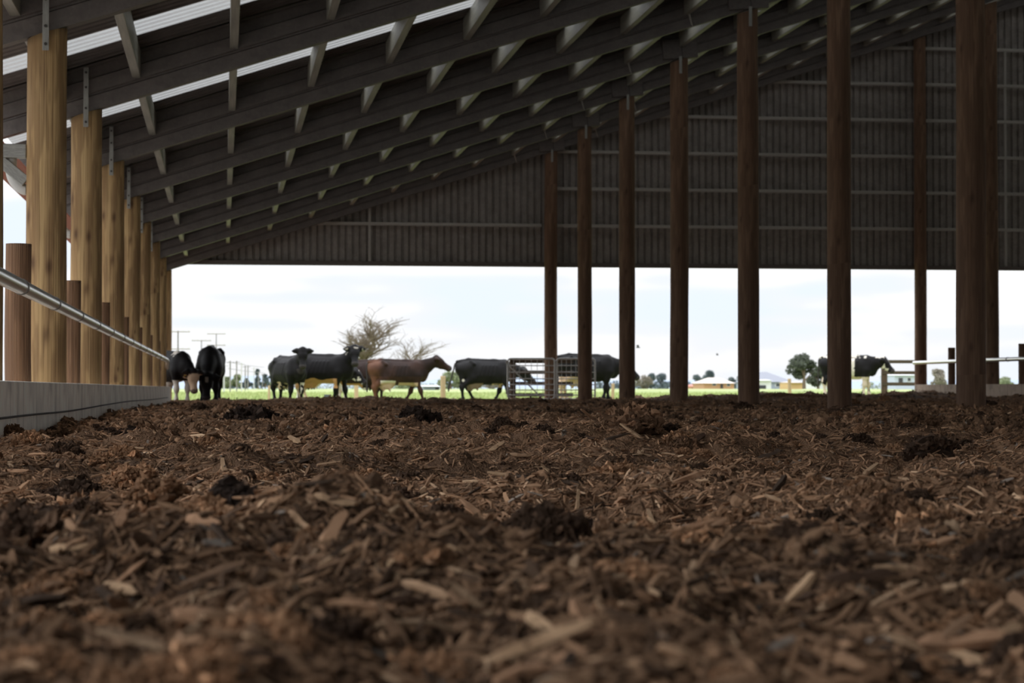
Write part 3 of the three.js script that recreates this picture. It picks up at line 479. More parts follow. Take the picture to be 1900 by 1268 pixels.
  for (let i = 0; i < p.count; i++) {
    pv.fromBufferAttribute(p, i); const along = pv.clone().sub(poll).dot(d) / len, off = pv.clone().sub(poll).addScaledVector(d, -along * len).length(), head = off < 0.3 && along > -0.15 && along < 1.3 && pv.x > 0.4;
    let c = s.coat(pv.x, pv.y, pv.z, head ? along : -1, (a, b) => fbm(pv.x * b + a, pv.y * b, pv.z * b, 3));
    if (!head && pv.y < 0.075) c = [0.03, 0.026, 0.022];
    if (head && along > 0.93) c = mix3(c, [0.05, 0.042, 0.04], 0.7);
    col.set(c, i * 3);
  }
  g.setAttribute('color', new THREE.BufferAttribute(col, 3));
  const t = group('cow', s.label, 'cow', [ft.x, ft.y, ft.z], 0); t.rotation.y = s.turn * Math.PI / 180; t.scale.setScalar(h);
  part('body', g, coatMat, t);
  both((q) => { const e = part('eye', new THREE.SphereGeometry(0.024, 10, 8), M.eye, t); e.position.set(...Q(0.3, 0.025, q * 0.092)); });
  const sway = s.sway ?? 0, T = tube([[-0.97, 1.29, 0], [-1.04, 1.22, 0], [-1.05 - sway * 0.3, 1.0, 0.02], [-1.05 - sway * 0.7, 0.78, 0.02], [-1.06 - sway, 0.58, 0.01]], 0.022, 20, 8), B = new THREE.SphereGeometry(1, 10, 10).scale(0.035, 0.13, 0.04).rotateZ(-sway * 0.5).translate(-1.06 - sway * 1.1, 0.5, 0.01);
  part('tail', T, M.tail, t); part('tail_switch', B, s.whiteTail ? std(0.55, 0.5, 0.44, 0.9) : M.tail, t);
  if (s.tagged) { const e = part('ear_tag', box(0.06, 0.075, 0.006), M.earTag, t); e.position.set(...Q(0.08, -0.05, s.tagged * 0.2)); e.rotation.y = Math.PI / 2; }
  return t;
}
const low = (x, y) => (y < 0.68 && y > 0.5 && x > -0.35 && x < 0.5);
cow({ label: 'black and white cow with pale legs and yellow ear tag at the left wall end', px: 324, py: 752, Z: 48.6, scale: 0.87, turn: -66, poll: [0.9, 0.82, -0.12], muzzle: [1.0, 0.4, -0.12], tagged: 1,
  coat: (x, y, z, head, n) => (head >= 0 ? (head > 0.12 && n(1, 4) > -0.25 ? mix3(TAN, WHITE, 0.4) : DBROWN) : (y < 0.62 && n(3, 3) > -0.2) || (y > 1.22 && x > 0.1 && x < 0.5 && n(9, 5) > -0.1) ? WHITE : BLACK) });
cow({ label: 'black cow facing the camera grazing the bedding, backbone ridge showing', px: 390, py: 754, Z: 49.6, scale: 0.99, turn: -93, poll: [0.94, 0.66, 0.02], muzzle: [1.02, 0.2, 0.03], faceUp: [1, 0.1, 0], udder: false,
  coat: (x, y, z, head, n) => (head > 0.05 && head < 0.3 && Math.abs(z - 0.02) < 0.035 && x > 1.0 ? mix3(BLACK, WHITE, 0.5) : mix3(BLACK, [0.012, 0.011, 0.0115], clamp(n(2, 5) + 0.5, 0, 1))) });
cow({ label: 'small black cow facing the camera with raised head and spread ears', px: 537, py: 752, Z: 60, scale: 0.98, turn: -68, poll: [0.86, 1.50, -0.02], muzzle: [1.05, 1.06, 0.07], legs: [0.02, -0.08, -0.2, 0.1],
  coat: (x, y, z, head, n) => (head < 0 && y < 0.66 && y > 0.44 && x < 0.3 && x > -0.6 && Math.abs(z) < 0.2 && n(1, 6) > 0 ? mix3(TAN, WHITE, 0.5) : head < 0 && y < 0.62 && z < -0.1 && x > 0.3 && n(4, 4) > 0.05 ? WHITE : BLACK) });
cow({ label: 'black cow with orange-tan belly, body side-on, face turned to the camera', px: 603, py: 752, Z: 61, scale: 1.04, turn: -28, poll: [0.94, 1.50, 0.16], muzzle: [1.07, 1.10, 0.4], legs: [0.1, -0.14, -0.05, 0.16],
  coat: (x, y, z, head, n) => (head > 0.04 && head < 0.14 && n(8, 9) > 0.1 ? mix3(BLACK, WHITE, 0.6) : head < 0 && y < 0.7 + 0.06 * n(2, 4) && y > 0.46 && x > -0.75 && x < 0.46 ? TAN : head < 0 && y < 0.55 && x < -0.5 && z > 0 ? mix3(TAN, WHITE, 0.5) : y < 0.3 && n(5, 3) > 0.1 ? DBROWN : BLACK) });
cow({ label: 'black-headed cow with white legs, mostly hidden behind the tan-bellied black cow', px: 607, py: 747, Z: 66.5, scale: 0.98, turn: -8, poll: [0.88, 0.95, 0.1], muzzle: [1.16, 0.68, 0.16], legs: [-0.1, 0.12, 0.1, -0.1],
  coat: (x, y, z, head, n) => (head > 0.1 && head < 0.95 && n(3, 7) > 0.28 ? WHITE : head < 0 && y < 0.62 ? mix3(WHITE, TAN, clamp(0.3 + n(1, 4), 0, 0.8)) : BLACK) });
cow({ label: 'dark cow with white tail tip, standing behind the brown cow and facing left', px: 655, py: 750, Z: 68, scale: 1.0, turn: 176, poll: [0.9, 1.12, 0.05], muzzle: [1.2, 0.8, 0.1], legs: [0.02, -0.05, -0.1, 0.08], whiteTail: true, sway: 0.08,
  coat: (x, y, z, head, n) => (head < 0 && y < 0.64 && y > 0.5 && x > -0.3 && x < 0.4 ? TAN : y < 0.5 && n(4, 5) > 0.16 ? WHITE : mix3(BLACK, BROWN, 0.4)) });
cow({ label: 'reddish-brown cow with pale udder walking right', px: 744, py: 751, Z: 66, scale: 1.0, turn: 3, poll: [1.08, 1.38, 0.03], muzzle: [1.45, 1.16, 0.06], legs: [-0.28, 0.2, 0.1, -0.02], headLength: 0.5, sway: -0.02,
  coat: (x, y, z, head, n) => { if (head < 0 && x < -0.2 && x > -0.66 && y < 0.72 && y > 0.4 && (Math.abs(z) < 0.17 || y > 0.6) && !(y < 0.5 && Math.abs(z) > 0.12)) return y > 0.66 ? WHITE : PINK; if (head < 0 && y < 0.66 && y > 0.55 && x > -0.1 && x < 0.48) return mix3(TAN, WHITE, 0.4); const t = clamp(0.5 + n(2, 2.5) + (y < 0.85 ? 0.25 : -0.2) + 0.6 * smooth(-0.5, -0.85, x + 0.25 * n(6, 4)), 0, 1); return mix3(DBROWN, mix3(BROWN, [0.12, 0.052, 0.03], smooth(-0.5, -0.85, x + 0.25 * n(6, 4))), t); } });
cow({ label: 'black cow with small white thigh spot, walking right up to the pipe gate', px: 907, py: 750, Z: 66, scale: 1.0, turn: 2, poll: [1.06, 1.02, 0.02], muzzle: [1.4, 0.72, 0.05], legs: [-0.22, 0.18, 0.32, -0.04], sway: 0.16,
  coat: (x, y, z, head, n) => ((x + 0.82) ** 2 + (y - 0.72) ** 2 < 0.0016 && z > 0 ? WHITE : head < 0 && y < 0.62 && y > 0.5 && x > 0.08 && x < 0.42 && n(3, 5) > -0.1 ? mix3(TAN, WHITE, 0.4) : head < 0 && x < -0.2 && x > -0.66 && y < 0.66 && y > 0.4 && Math.abs(z) < 0.17 ? mix3(PINK, BLACK, 0.6) : mix3(BLACK, [0.012, 0.011, 0.0115], clamp(n(2, 4) + 0.5, 0, 1))) });
cow({ label: 'black cow with tan hind legs, half hidden behind the pipe gate and a dark pole', px: 1096, py: 747, Z: 63, scale: 1.03, turn: 2, poll: [1.05, 1.06, 0.02], muzzle: [1.38, 0.74, 0.05], legs: [0.08, -0.12, 0.1, -0.1],
  coat: (x, y, z, head, n) => (head < 0 && x < -0.25 && y < 0.72 ? mix3(TAN, WHITE, 0.35) : BLACK) });
cow({ label: 'black and white cow with pale flank patch beside the plank fence at the right', px: 1580, py: 738, Z: 72, scale: 1.06, turn: -22, poll: [1.02, 1.2, 0.1], muzzle: [1.34, 0.88, 0.16], legs: [0.08, -0.08, 0.05, -0.05], tagged: 0,
  coat: (x, y, z, head, n) => (head > 0.3 && head < 0.75 && n(2, 6) > 0.05 ? WHITE : head < 0 && ((x < 0.12 && x > -0.2 && n(7, 3) > -0.02) || (y < 0.66 && n(5, 4) > -0.06) || (y > 1.26 && n(6, 6) > 0.2)) ? mix3(WHITE, TAN, y < 0.7 ? 0.3 : 0) : BLACK) });
// ------------------------------------------------------------------ gates and fences at the open end
M.gate = std(0.78, 0.78, 0.76, 0.45, { metalness: 0.15, map: steelTex });
function gateLeaf(label, px0, px1, Z, tilt, brace) {
  const a = at(px0, 741, Z), b = at(px1, 741 - tilt, Z), y1 = at(px0, 666, Z).y, w = b.x - a.x, h = y1 - a.y, g = group('pipe_gate', label, 'gate', [a.x, a.y, a.z], tilt * 0.004, 'galvanised pipe gates at the barn end'), r = 0.09;
  const frame = [[r, 0], [w - r, 0], [w - 0.02, 0.02], [w, r], [w, h - r], [w - 0.02, h - 0.02], [w - r, h], [r, h], [0.02, h - 0.02], [0, h - r], [0, r], [0.02, 0.02]].map(([x, y]) => new THREE.Vector3(x, y, 0));
  part('frame', new THREE.TubeGeometry(new THREE.CatmullRomCurve3(frame, true, 'catmullrom', 0.15), 120, 0.021, 8, true), M.gate, g);
  for (const f of [0.1, 0.225, 0.36, 0.505, 0.665, 0.83]) part('bar', rod([0, h * f, 0], [w, h * f, 0], 0.012, 7), M.gate, g);
  for (let k = 1; k < 8; k++) part('wire', rod([w * k / 8, 0.01, 0.008], [w * k / 8, h - 0.01, 0.008], 0.006, 6), M.gate, g);
  if (brace) part('brace', rod([0.02, h * 0.83, 0.03], [w * 0.72, 0.03, 0.03], 0.016, 7), M.gate, g);
  for (const y of [0.12, h - 0.12]) part('hinge', rod([-0.03, y, 0], [-0.03, y + 0.07, 0], 0.018, 8), M.collar, g);
}
gateLeaf('left leaf of the galvanised pipe and mesh gate, with diagonal brace', 942, 1029.5, 51.7, 2, true);
gateLeaf('right leaf of the galvanised pipe and mesh gate, crossed by a dark pole', 1033, 1104, 51.7, 0, false);
function plankFence(label, Z, px0, px1, posts, rails) {
  const a = at(px0, 740, Z), b = at(px1, 740, Z), g = group('plank_fence', label, 'fence', [a.x, -0.2, -Z]);
  for (const px of posts) { const p = at(px, 740, Z); part('fence_post', poleGeo(0.0015 * Z, -0.2, at(px, 668, Z).y + 0.2, 0, px), M.fencePost, g).position.set(p.x - a.x, 0, 0); }
  rails.forEach((py, i) => part('plank', box(b.x - a.x, 0.0016 * Z, 0.04, (b.x - a.x) / 2, at(px0, py, Z).y + 0.2, 0.1 + 0.004 * i, 0.008), M.rail, g));
}
plankFence('brown four-plank timber fence behind the pipe gate', 54.5, 945, 1062, [951, 1031], [671, 691, 712, 733]);
plankFence('brown four-plank timber fence right of the black and white cow', 76, 1635, 1709, [1641, 1704], [671.5, 692, 713, 734]);
[[822, 698, 62, 'pale wooden fence post in front of the distant white shed', 0.075], [1137, 712, 66, 'pale wooden post left of the third middle-row pole in the grass', 0.05], [1465, 703, 66, 'pale wooden post in the grass in front of the big grey roof', 0.055], [499, 716, 66, 'thin pinkish post in the grass behind the small black cow', 0.035], [661, 712, 72, 'pale post in the grass behind the dark white-tailed cow', 0.07]].forEach(([px, py, Z, l, r], i) => {
  const p = at(px, py, Z); tag(part('wooden_post', poleGeo(r, -0.5, p.y, 0, i * 2.2 + 7), M.palePost), l, 'post').position.set(p.x, 0, -Z);
});
tag(part('trough', merge([box(0.6, 0.26, 0.36, 0, 0.13, 0, 0.03), box(0.66, 0.04, 0.42, 0, 0.26, 0, 0.01)]), std(0.75, 0.75, 0.74, 0.6)), 'small white trough in the grass between two dark poles', 'trough').position.copy(at(1331, 748, 92));
tag(part('water_tub', merge([new THREE.CylinderGeometry(0.12, 0.1, 0.2, 16).translate(0, 0.1, 0).toNonIndexed(), new THREE.TorusGeometry(0.12, 0.012, 6, 16).rotateX(Math.PI / 2).translate(0, 0.2, 0).toNonIndexed()]), std(0.08, 0.09, 0.12, 0.5)), 'small dark tub in the grass seen between the cow legs', 'tub').position.copy(at(608, 744, 74));

// ------------------------------------------------------------------ the paddock
const fieldY = (x, Z) => -0.22 + 0.44 * smooth(52, 260, Z) + 0.05 * n2(x * 0.15, Z * 0.08) + (Z > 70 ? 0.05 * n2(x * 0.03, Z * 0.05 + 4) : 0);
{
  const NZ = 260, NX = 200, pos = [], col = [], idx = [];
  for (let j = 0; j <= NZ; j++) { const Z = j < 40 ? lerp(-40, 50, j / 40) : 50 * Math.pow(1600 / 50, (j - 40) / (NZ - 40)); for (let i = 0; i <= NX; i++) {
    const hw = 90 + 0.55 * Math.max(0, Z), x = lerp(-hw, hw, i / NX) + Math.max(0, Z) * 0.13; pos.push(x, Z < 54 ? -0.45 : fieldY(x, Z) - 0.03, -Z);
    const t = clamp(0.5 + 0.6 * n2(x * 0.13, Z * 0.05) + 0.5 * n2(x * 0.9, Z * 0.22), 0, 1), dry = smooth(0.15, 0.6, n2(x * 0.06 + 9, Z * 0.06)); let c = mix3([0.23, 0.28, 0.10], [0.38, 0.44, 0.19], t); c = mix3(c, [0.42, 0.42, 0.19], dry * 0.5); const barn = smooth(56, 53, Z); c = mix3(c, mix3([0.36, 0.33, 0.29], [0.27, 0.245, 0.215], t), barn); col.push(...c);  // ground around the barn, mostly out of view, greyed for neutral bounce light
  } }
  for (let j = 0; j < NZ; j++) for (let i = 0; i < NX; i++) { const a = j * (NX + 1) + i, b = a + 1, c = a + NX + 1, d = c + 1; idx.push(a, b, c, b, d, c); }
  const g = new THREE.BufferGeometry(); g.setAttribute('position', new THREE.Float32BufferAttribute(pos, 3)); g.setAttribute('color', new THREE.Float32BufferAttribute(col, 3)); g.setIndex(idx); g.computeVertexNormals();
  const m = part('paddock', g, std(1, 1, 1, 0.95, { vertexColors: true })); m.userData.kind = 'structure'; m.userData.label = 'bright green grass paddock beyond the barn';
  const R = rng(501), p = []; for (let b = 0; b < 7; b++) { const a = R() * 6.28, l = 0.06 + 0.09 * R(), lean = 0.03 + 0.05 * R(), ox = (R() - 0.5) * 0.12, oz = (R() - 0.5) * 0.12, w = 0.007; const dx = Math.cos(a), dz = Math.sin(a); p.push(ox - dz * w, 0, oz + dx * w, ox + dz * w, 0, oz - dx * w, ox + dx * lean, l, oz + dz * lean); }
  const tg = new THREE.BufferGeometry(); tg.setAttribute('position', new THREE.Float32BufferAttribute(p, 3)); tg.computeVertexNormals();
  const n = 60000, im = new THREE.InstancedMesh(tg, std(1, 1, 1, 0.8, { side: THREE.DoubleSide }), n), mt = new THREE.Matrix4(), c = new THREE.Color();
  for (let i = 0; i < n; i++) { const Z = 54.6 * Math.pow(150 / 54.6, R()), x = lerp(-0.14 * Z - 2, 0.39 * Z + 2, R()), s = 0.7 + 0.9 * R(); mt.compose(new THREE.Vector3(x, fieldY(x, Z) - 0.03, -Z), new THREE.Quaternion().setFromEuler(new THREE.Euler(0, R() * 6.28, 0)), new THREE.Vector3(s * 1.6, s * (0.6 + 0.5 * R()), s * 1.6)); im.setMatrixAt(i, mt); const k = mix3([0.23, 0.31, 0.09], [0.47, 0.52, 0.22], R()); im.setColorAt(i, c.setRGB(...k)); }
  im.name = 'grass'; shade(im); scene.add(im); tag(im, 'short bright green grass of the paddock behind the cows', 'grass', null, 'stuff');
}

// ------------------------------------------------------------------ trees, hedges and hills
function leafCluster(R, list, size, count) {            // leaves: small tilted triangles scattered over lumpy blobs
  const p = [], v = new THREE.Vector3(), q = new THREE.Quaternion(), e = new THREE.Euler();
  for (const [bx, by, bz, r, ry] of list) for (let i = 0; i < count * r * r; i++) {
    v.set(R() - 0.5, R() - 0.5, R() - 0.5).normalize().multiplyScalar(r * (0.55 + 0.5 * R())); v.y *= ry ?? 1;
    e.set(R() * 6, R() * 6, R() * 6); q.setFromEuler(e); const s = size * (0.6 + 0.8 * R());
    for (const [a, b] of [[-0.5, -0.4], [0.5, -0.3], [0.05, 0.7]]) { const c = new THREE.Vector3(a * s, b * s, 0).applyQuaternion(q); p.push(bx + v.x + c.x, by + v.y + c.y, bz + v.z + c.z); }
  }
  const g = new THREE.BufferGeometry(); g.setAttribute('position', new THREE.Float32BufferAttribute(p, 3)); g.computeVertexNormals(); return g;
}
const leafMat = (r, g, b) => std(r, g, b, 0.9, { side: THREE.DoubleSide });
M.bark = std(0.16, 0.12, 0.085, 0.95); M.twig = std(0.17, 0.13, 0.09, 0.95);
function leafyTree(name, label, cat, px, base, top, halfW, Z, mat, seed, lumps, grp, conifer) {
  const p = at(px, base, Z), q = at(px, top, Z), h = q.y - p.y, w = halfW * Z / F, R = rng(seed), t = group(name, label, cat, [p.x, p.y, p.z], 0, grp), list = [];
  for (let i = 0; i < lumps; i++) { const f = R(), y = lerp(0.16, 0.92, f), sp = conifer ? w * (1.05 - f) : w * Math.sqrt(Math.max(0.08, 1 - (2 * f - 0.8) ** 2)), a = R() * 6.28, d = Math.sqrt(R()) * sp * 0.85; list.push([Math.cos(a) * d, y * h, Math.sin(a) * d, (conifer ? 0.22 : 0.3) * w * (0.6 + 0.7 * R()) + 0.06 * h * (conifer ? 0.4 : 0.6), 0.85]); }
  const area = list.reduce((s, l) => s + l[3] * l[3], 0);
  part('foliage', leafCluster(R, list, Math.max(0.16, h * 0.05), 5200 / area), mat, t);
  part('stem', merge([rod([0, 0, 0], [0, h * 0.75, 0], w * 0.1 + 0.04, 8, 0.03), ...[0, 1, 2].map((k) => rod([0, h * (0.2 + 0.12 * k), 0], [Math.cos(k * 2.2) * w * 0.6, h * (0.5 + 0.12 * k), Math.sin(k * 2.2) * w * 0.6], 0.07, 6, 0.02))]), M.bark, t);
  return t;
}
const GREY = leafMat(0.1, 0.115, 0.085), DARK = leafMat(0.075, 0.105, 0.095), HAZE_BLUE = leafMat(0.12, 0.155, 0.165), SOFT = leafMat(0.26, 0.3, 0.17), BUFF = leafMat(0.3, 0.27, 0.22);  // the bluish leaf colour has distance haze painted in
leafyTree('gum_tree', 'tall loose grey-green tree beside the yellow-walled shed', 'tree', 1492, 722, 655, 30, 190, GREY, 3, 16);
leafyTree('gum_tree', 'lower grey-green tree leaning against the tall loose tree', 'tree', 1518, 722, 688, 20, 195, GREY, 4, 9);
[[478, 683, 10, 'leftmost dark pine above the pole rows'], [492, 682, 9, 'second dark pine above the pole rows'], [503, 688, 9, 'dark pine at the small black cow\'s back']].forEach(([px, top, w, l], i) => leafyTree('pine_tree', l, 'tree', px, 725, top, w, 420 + 20 * i, HAZE_BLUE, 20 + i, 14, null, true));
[[421, 700, 15, SOFT, 'pale green bush right of the lowered black cow'], [440, 694, 12, SOFT, 'tall pale green bush among the pole rows'], [457, 703, 12, HAZE_BLUE, 'bluish bush between the pole rows'], [510, 705, 10, SOFT, 'light green bush below the pines']].forEach(([px, top, w, m, l], i) => leafyTree('bush', l, 'bush', px, 724, top, w, 330, m, 30 + i, 9));
[[1193, 696, 22, BUFF, 'buff autumn tree right of the half hidden black cow'], [1208, 693, 12, HAZE_BLUE, 'rounded dark tree over the far hedge'], [1230, 694, 20, HAZE_BLUE, 'bluish tree left of the fourth middle-row pole'], [1292, 694, 16, HAZE_BLUE, 'dark tree left of the orange-walled house'], [1318, 691, 20, HAZE_BLUE, 'dark tree behind the orange-walled house'], [1352, 695, 16, HAZE_BLUE, 'bluish tree behind the right end of the orange-walled house'], [1376, 699, 20, HAZE_BLUE, 'bluish tree hidden behind the fifth middle-row pole']].forEach(([px, top, w, m, l], i) => leafyTree('distant_tree', l, 'tree', px, 724, top, w, 400 + 22 * i, m, 50 + i, 10));
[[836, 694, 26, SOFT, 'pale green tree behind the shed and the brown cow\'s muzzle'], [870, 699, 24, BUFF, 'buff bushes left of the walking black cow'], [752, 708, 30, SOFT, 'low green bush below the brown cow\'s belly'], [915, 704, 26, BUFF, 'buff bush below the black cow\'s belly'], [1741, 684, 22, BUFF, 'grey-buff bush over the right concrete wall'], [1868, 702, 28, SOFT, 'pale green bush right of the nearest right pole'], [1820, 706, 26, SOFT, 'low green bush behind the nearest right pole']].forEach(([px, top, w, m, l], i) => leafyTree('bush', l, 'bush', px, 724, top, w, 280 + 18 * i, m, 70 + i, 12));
function hedge(label, px0, px1, top, Z, mat, seed) {
  const a = at(px0, 724, Z), b = at(px1, 724, Z), h = at(px0, top, Z).y - a.y, R = rng(seed), list = [], n = Math.ceil((b.x - a.x) / (h * 0.6)); for (let i = 0; i < n; i++) list.push([(b.x - a.x) * (i + R()) / n, h * (0.3 + 0.35 * R()), (R() - 0.5) * h, h * (0.35 + 0.25 * R()), 0.9]);
  const area = list.reduce((s, l) => s + l[3] * l[3], 0), t = group('hedge', label, 'hedge', [a.x, a.y, a.z]); part('foliage', leafCluster(R, list, h * 0.12, 5200 / area), mat, t);
}
hedge('long low blue-green hedge behind the pole rows at the left', 400, 560, 708, 450, HAZE_BLUE, 90);
hedge('low grey hedge between the left cows and the shed', 560, 900, 711, 420, SOFT, 91);
hedge('low dark hedge along the far edge of the paddock in the middle', 1105, 1300, 708, 440, HAZE_BLUE, 92);
hedge('low bluish hedge behind the houses', 1290, 1560, 708, 500, HAZE_BLUE, 93);
hedge('low pale hedge behind the right wall', 1600, 1920, 709, 380, SOFT, 94);
function ridge(name, label, Z, pxs, mat, seed) {
  const n = 120, pos = [], idx = []; for (let i = 0; i <= n; i++) { const f = i / n * (pxs.length - 1), k = Math.min(pxs.length - 2, Math.floor(f)), px = lerp(pxs[k][0], pxs[k + 1][0], f - k), py = lerp(pxs[k][1], pxs[k + 1][1], smooth(0, 1, f - k)), p = at(px, py, Z), y = p.y + Z * 0.0005 * n2(i * 0.4 + seed, 1); pos.push(p.x, -6, -Z + 200, p.x, y, -Z, p.x, -6, -Z - 400); }
  for (let i = 0; i < n; i++) { const a = i * 3, b = a + 3; idx.push(a, b, a + 1, b, b + 1, a + 1, a + 1, b + 1, a + 2, b + 1, b + 2, a + 2); }
  const g = new THREE.BufferGeometry(); g.setAttribute('position', new THREE.Float32BufferAttribute(pos, 3)); g.setIndex(idx); g.computeVertexNormals(); const m = part(name, g, mat); tag(m, label, 'hills', null, 'structure');
}
ridge('hills', 'faint blue-grey hills on the horizon', 3000, [[-300, 712], [100, 708], [380, 704], [470, 697], [600, 706], [760, 708], [850, 702], [905, 690], [960, 696], [1040, 706], [1200, 705], [1500, 708], [1800, 704], [2200, 708]], std(0.3, 0.35, 0.42, 1), 3);  // blue-grey of distance haze painted into the hill colour
{ // bare tree behind the cows
  const Z = 150, b = at(678, 724, Z), R = rng(4321), t = group('bare_tree', 'leafless spreading tree behind the middle cows', 'tree', [b.x, b.y, b.z]), limbs = [], twigs = [];
  const grow = (p, d, l, r, depth) => {
    let cur = p.clone(), dir = d.clone(); const seg = depth > 3 ? 2 : 3;
    for (let i = 0; i < seg; i++) { const nx = cur.clone().addScaledVector(dir, l / seg); (depth < 3 ? limbs : twigs).push(rod(cur, nx, lerp(r, r * 0.7, i / seg), depth < 3 ? 7 : 4, lerp(r, r * 0.7, (i + 1) / seg))); cur = nx; dir.add(new THREE.Vector3((R() - 0.5) * 0.35, 0.10 - 0.12 * (depth > 3), (R() - 0.5) * 0.35)).normalize();
      if (depth < 6 && i >= (depth === 0 ? 1 : 0)) { const m = depth === 0 ? 2 : depth < 3 ? 1 + (R() < 0.5) : R() < 0.86 ? 1 + (R() < 0.25) : 0; for (let k = 0; k < m; k++) { const a = R() * 6.28, o = 0.55 + 0.6 * R(); grow(cur, dir.clone().add(new THREE.Vector3(Math.cos(a) * o, 0.05, Math.sin(a) * o)).normalize(), l * (0.62 + 0.2 * R()), r * 0.6, depth + 1); } } }
  };
  grow(new THREE.Vector3(0, 0, 0), new THREE.Vector3(0.02, 1, 0), 1.9, 0.15, 0);
  grow(new THREE.Vector3(0.9, 0, 0.6), new THREE.Vector3(0.5, 0.8, 0), 1.7, 0.08, 1);
  part('trunk', merge(limbs), M.twig, t); part('twigs', merge(twigs), M.twig, t); t.scale.set(1.25, 1.02, 1.25);
}
// ------------------------------------------------------------------ pole rows, wires and birds
function utility(label, px, top, arms, Z, r, w) {
  const p = at(px, 726, Z), y = at(px, top, Z).y - p.y, t = group('utility_pole', label, 'utility pole', [p.x, p.y, p.z]), k = Z / F; part('pole', rod([0, 0, 0], [0, y, 0], r, 8, r * 0.8), std(0.13, 0.12, 0.11, 0.9), t);
  for (const ay of arms) { const h = at(px, ay, Z).y - p.y; part('crossarm', box(2 * w * k, 0.09, 0.07, 0, h, 0.06, 0.01), std(0.3, 0.27, 0.24, 0.9), t); for (const s of [-0.9, -0.4, 0.4, 0.9]) part('insulator', new THREE.CylinderGeometry(0.04, 0.05, 0.14, 8).translate(s * w * k, h + 0.1, 0.06), M.plastic, t); }
}
utility('thick utility pole with two crossarms nearest the barn corner', 330, 614, [616, 648], 210, 0.075, 22); utility('short utility pole with one crossarm above the lowered black cow', 373.5, 631, [632.5], 230, 0.055, 18); utility('thin utility pole with two crossarms above the lowered black cow', 401, 619, [620, 641], 250, 0.06, 17);
const shelter = [[415.5, 676, 'pale'], [427, 670], [439, 670], [448, 673, 'pale'], [455, 679], [460, 679], [471, 682, 'pale'], [480, 690], [487, 694]];
shelter.forEach(([px, top, pale], i) => { const Z = 130 + 14 * i, p = at(px, 729, Z), y = at(px, top, Z).y - p.y, t = tag(part('shelter_pole', merge([rod([0, 0, 0], [0, y, 0], 0.045, 7), rod([-0.25, y - 0.1, 0], [0.25, y - 0.1, 0], 0.02, 5)]), pale ? std(0.5, 0.5, 0.5, 0.7) : std(0.22, 0.21, 0.2, 0.9)), ORD[i] + (pale ? ' thin pale pole' : ' thin dark pole') + ' from the left in the row right of the lowered cow', 'pole'); t.position.copy(p); });
[[672, 682], [684, 692]].forEach(([ya, yb], i) => tag(part('overhead_wire', tube([at(424, ya, 140), at(456, (ya + yb) / 2 + 1, 190), at(490, yb, 245)], 0.018, 20, 5), std(0.2, 0.2, 0.2, 0.8)), ['upper thin wire strung along the row of thin poles', 'lower thin wire strung along the row of thin poles'][i], 'wire'));
[[1184, 645, 90, 'dark bird flying left of the fourth middle-row pole'], [1331, 659, 140, 'small pale bird flying between two middle-row poles']].forEach(([px, py, Z, l]) => { const t = tag(part('bird', merge([new THREE.SphereGeometry(0.5, 8, 6).scale(0.2, 0.055, 0.06), beam([0, 0.02, 0], [-0.03, 0.1, 0.16], 0.07, 0.01), beam([0, 0.02, 0], [-0.03, 0.1, -0.16], 0.07, 0.01)]), std(0.06, 0.06, 0.07, 0.8)), l, 'bird'); t.position.copy(at(px, py, Z)); });

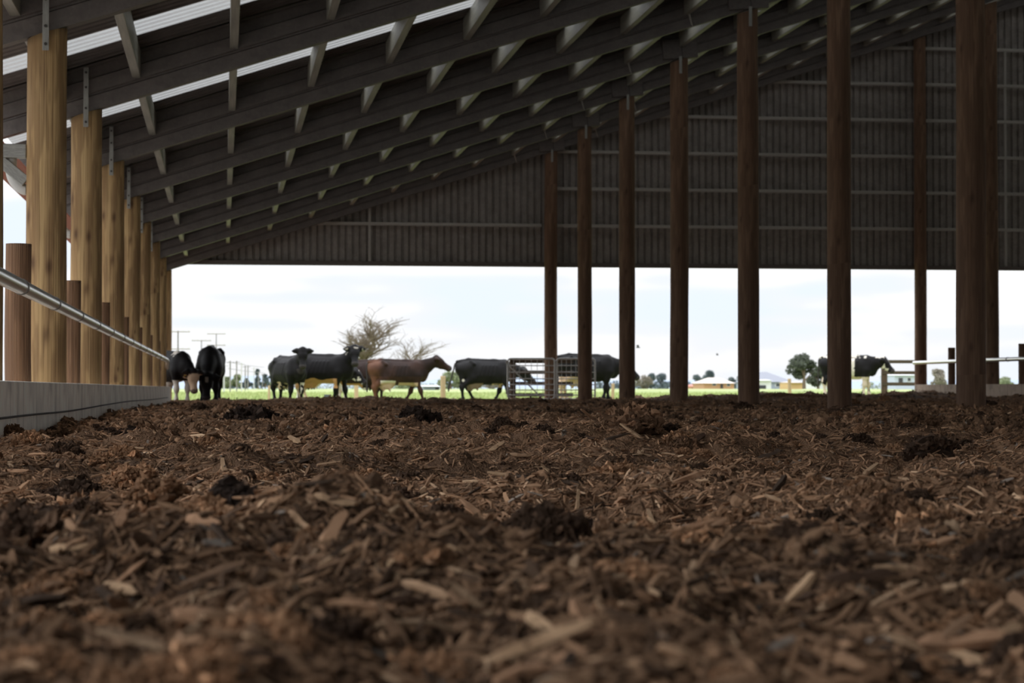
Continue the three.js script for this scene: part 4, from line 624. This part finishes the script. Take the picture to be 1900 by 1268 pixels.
// ------------------------------------------------------------------ sheds and houses
M.white = std(0.72, 0.73, 0.74, 0.6); M.blueWall = std(0.32, 0.36, 0.45, 0.7); M.dark = std(0.04, 0.04, 0.05, 0.6); M.orangeWall = std(0.52, 0.3, 0.17, 0.8); M.paleRoof = std(0.6, 0.53, 0.48, 0.7); M.greyRoof = std(0.22, 0.23, 0.27, 0.7); M.yellowWall = std(0.62, 0.42, 0.2, 0.8); M.glass = std(0.05, 0.06, 0.08, 0.1);
function building(name, label, px0, px1, ground, eave, top, Z, depth, wall, roof, hip, openings) {
  const a = at(px0, ground, Z), b = at(px1, ground, Z), w = b.x - a.x, k = Z / F, he = (ground - eave) * k, ht = (ground - top) * k, t = group(name, label, 'building', [a.x, a.y - 0.3, a.z]);
  part('wall', box(w, he + 0.3, depth, w / 2, (he + 0.3) / 2, -depth / 2, 0.02), wall, t);
  const o = 0.05 * w, v = [[-o, he, 0.5], [w + o, he, 0.5], [w + o, he, -depth - 0.5], [-o, he, -depth - 0.5], [hip * w, ht, -depth / 2], [w - hip * w, ht, -depth / 2]].map(([x, y, z]) => [x, y + 0.3, z]);
  const f = [[0, 1, 5], [0, 5, 4], [1, 2, 5], [2, 3, 4], [2, 4, 5], [3, 0, 4], [0, 3, 2], [0, 2, 1]], g = new THREE.BufferGeometry(); g.setAttribute('position', new THREE.Float32BufferAttribute(f.flat().flatMap((i) => v[i]), 3)); g.computeVertexNormals(); part('roof', g, roof, t);
  for (const [x0, x1, y0, y1, kind] of openings) { const X0 = (x0 - px0) * k, X1 = (x1 - px0) * k, Y0 = (ground - y0) * k + 0.3, Y1 = (ground - y1) * k + 0.3, m = part(kind, box(X1 - X0, Y0 - Y1, 0.08, (X0 + X1) / 2, (Y0 + Y1) / 2, 0.03, 0.01), kind === 'window' ? M.white : M.dark, t); if (kind === 'window') part('pane', box((X1 - X0) * 0.84, (Y0 - Y1) * 0.8, 0.05, (X0 + X1) / 2, (Y0 + Y1) / 2, 0.06, 0.01), M.glass, m); }
}
building('shed', 'long bluish shed with white roof behind the brown cow\'s forelegs', 785, 816, 729, 717.5, 715, 210, 5, M.blueWall, M.white, 0.03, [[808, 815, 719, 729, 'doorway']]);
building('house', 'orange-walled house with pale hipped roof between two dark poles', 1306, 1362, 721, 711.5, 700.5, 330, 8, M.orangeWall, M.paleRoof, 0.32, [[1322, 1330, 712, 716, 'window'], [1338, 1343, 713, 721, 'doorway'], [1350, 1357, 712, 717, 'window']]);
building('barn', 'big distant barn under a grey hipped roof', 1404, 1470, 722, 709, 689, 390, 16, M.blueWall, M.greyRoof, 0.42, [[1440, 1458, 711, 718, 'window']]);
building('truck_shed', 'white flat shed with dark doorway right of the fifth middle-row pole', 1402, 1431, 722, 706, 704, 300, 5, M.white, M.white, 0.04, [[1409, 1422, 715, 722, 'doorway']]);
building('shed', 'small yellow-walled shed at the foot of the tall loose tree', 1466, 1490, 722, 710, 708, 260, 5, M.yellowWall, M.paleRoof, 0.05, []);
building('shed', 'white shed left of the sixth middle-row pole', 1513, 1540, 723, 708, 706, 280, 5, M.white, M.white, 0.05, []);
building('shed', 'long pale blue shed seen through the right plank fence', 1660, 1704, 721.5, 696, 694, 260, 6, std(0.5, 0.55, 0.68, 0.7), M.white, 0.04, [[1668, 1676, 701, 712, 'doorway'], [1685, 1692, 700, 708, 'window']]);
building('house', 'low house with red roof left of the orange-walled house', 1284, 1308, 721, 717.5, 713.5, 345, 7, M.orangeWall, std(0.55, 0.2, 0.15, 0.7), 0.2, [[1300, 1306, 717, 720, 'window']]);
{ const p = at(10, 706, 60), g = clump(9.1, 0.25, 5).scale(2.4, 0.85, 6).translate(0, 0.1, 0); tag(part('silage_heap', g, std(0.1, 0.1, 0.11, 0.7)), 'dark covered heap outside the rail at the left photo edge', 'heap').position.set(p.x - 0.9, -0.1, p.z); }
renderer.render(scene, camera);
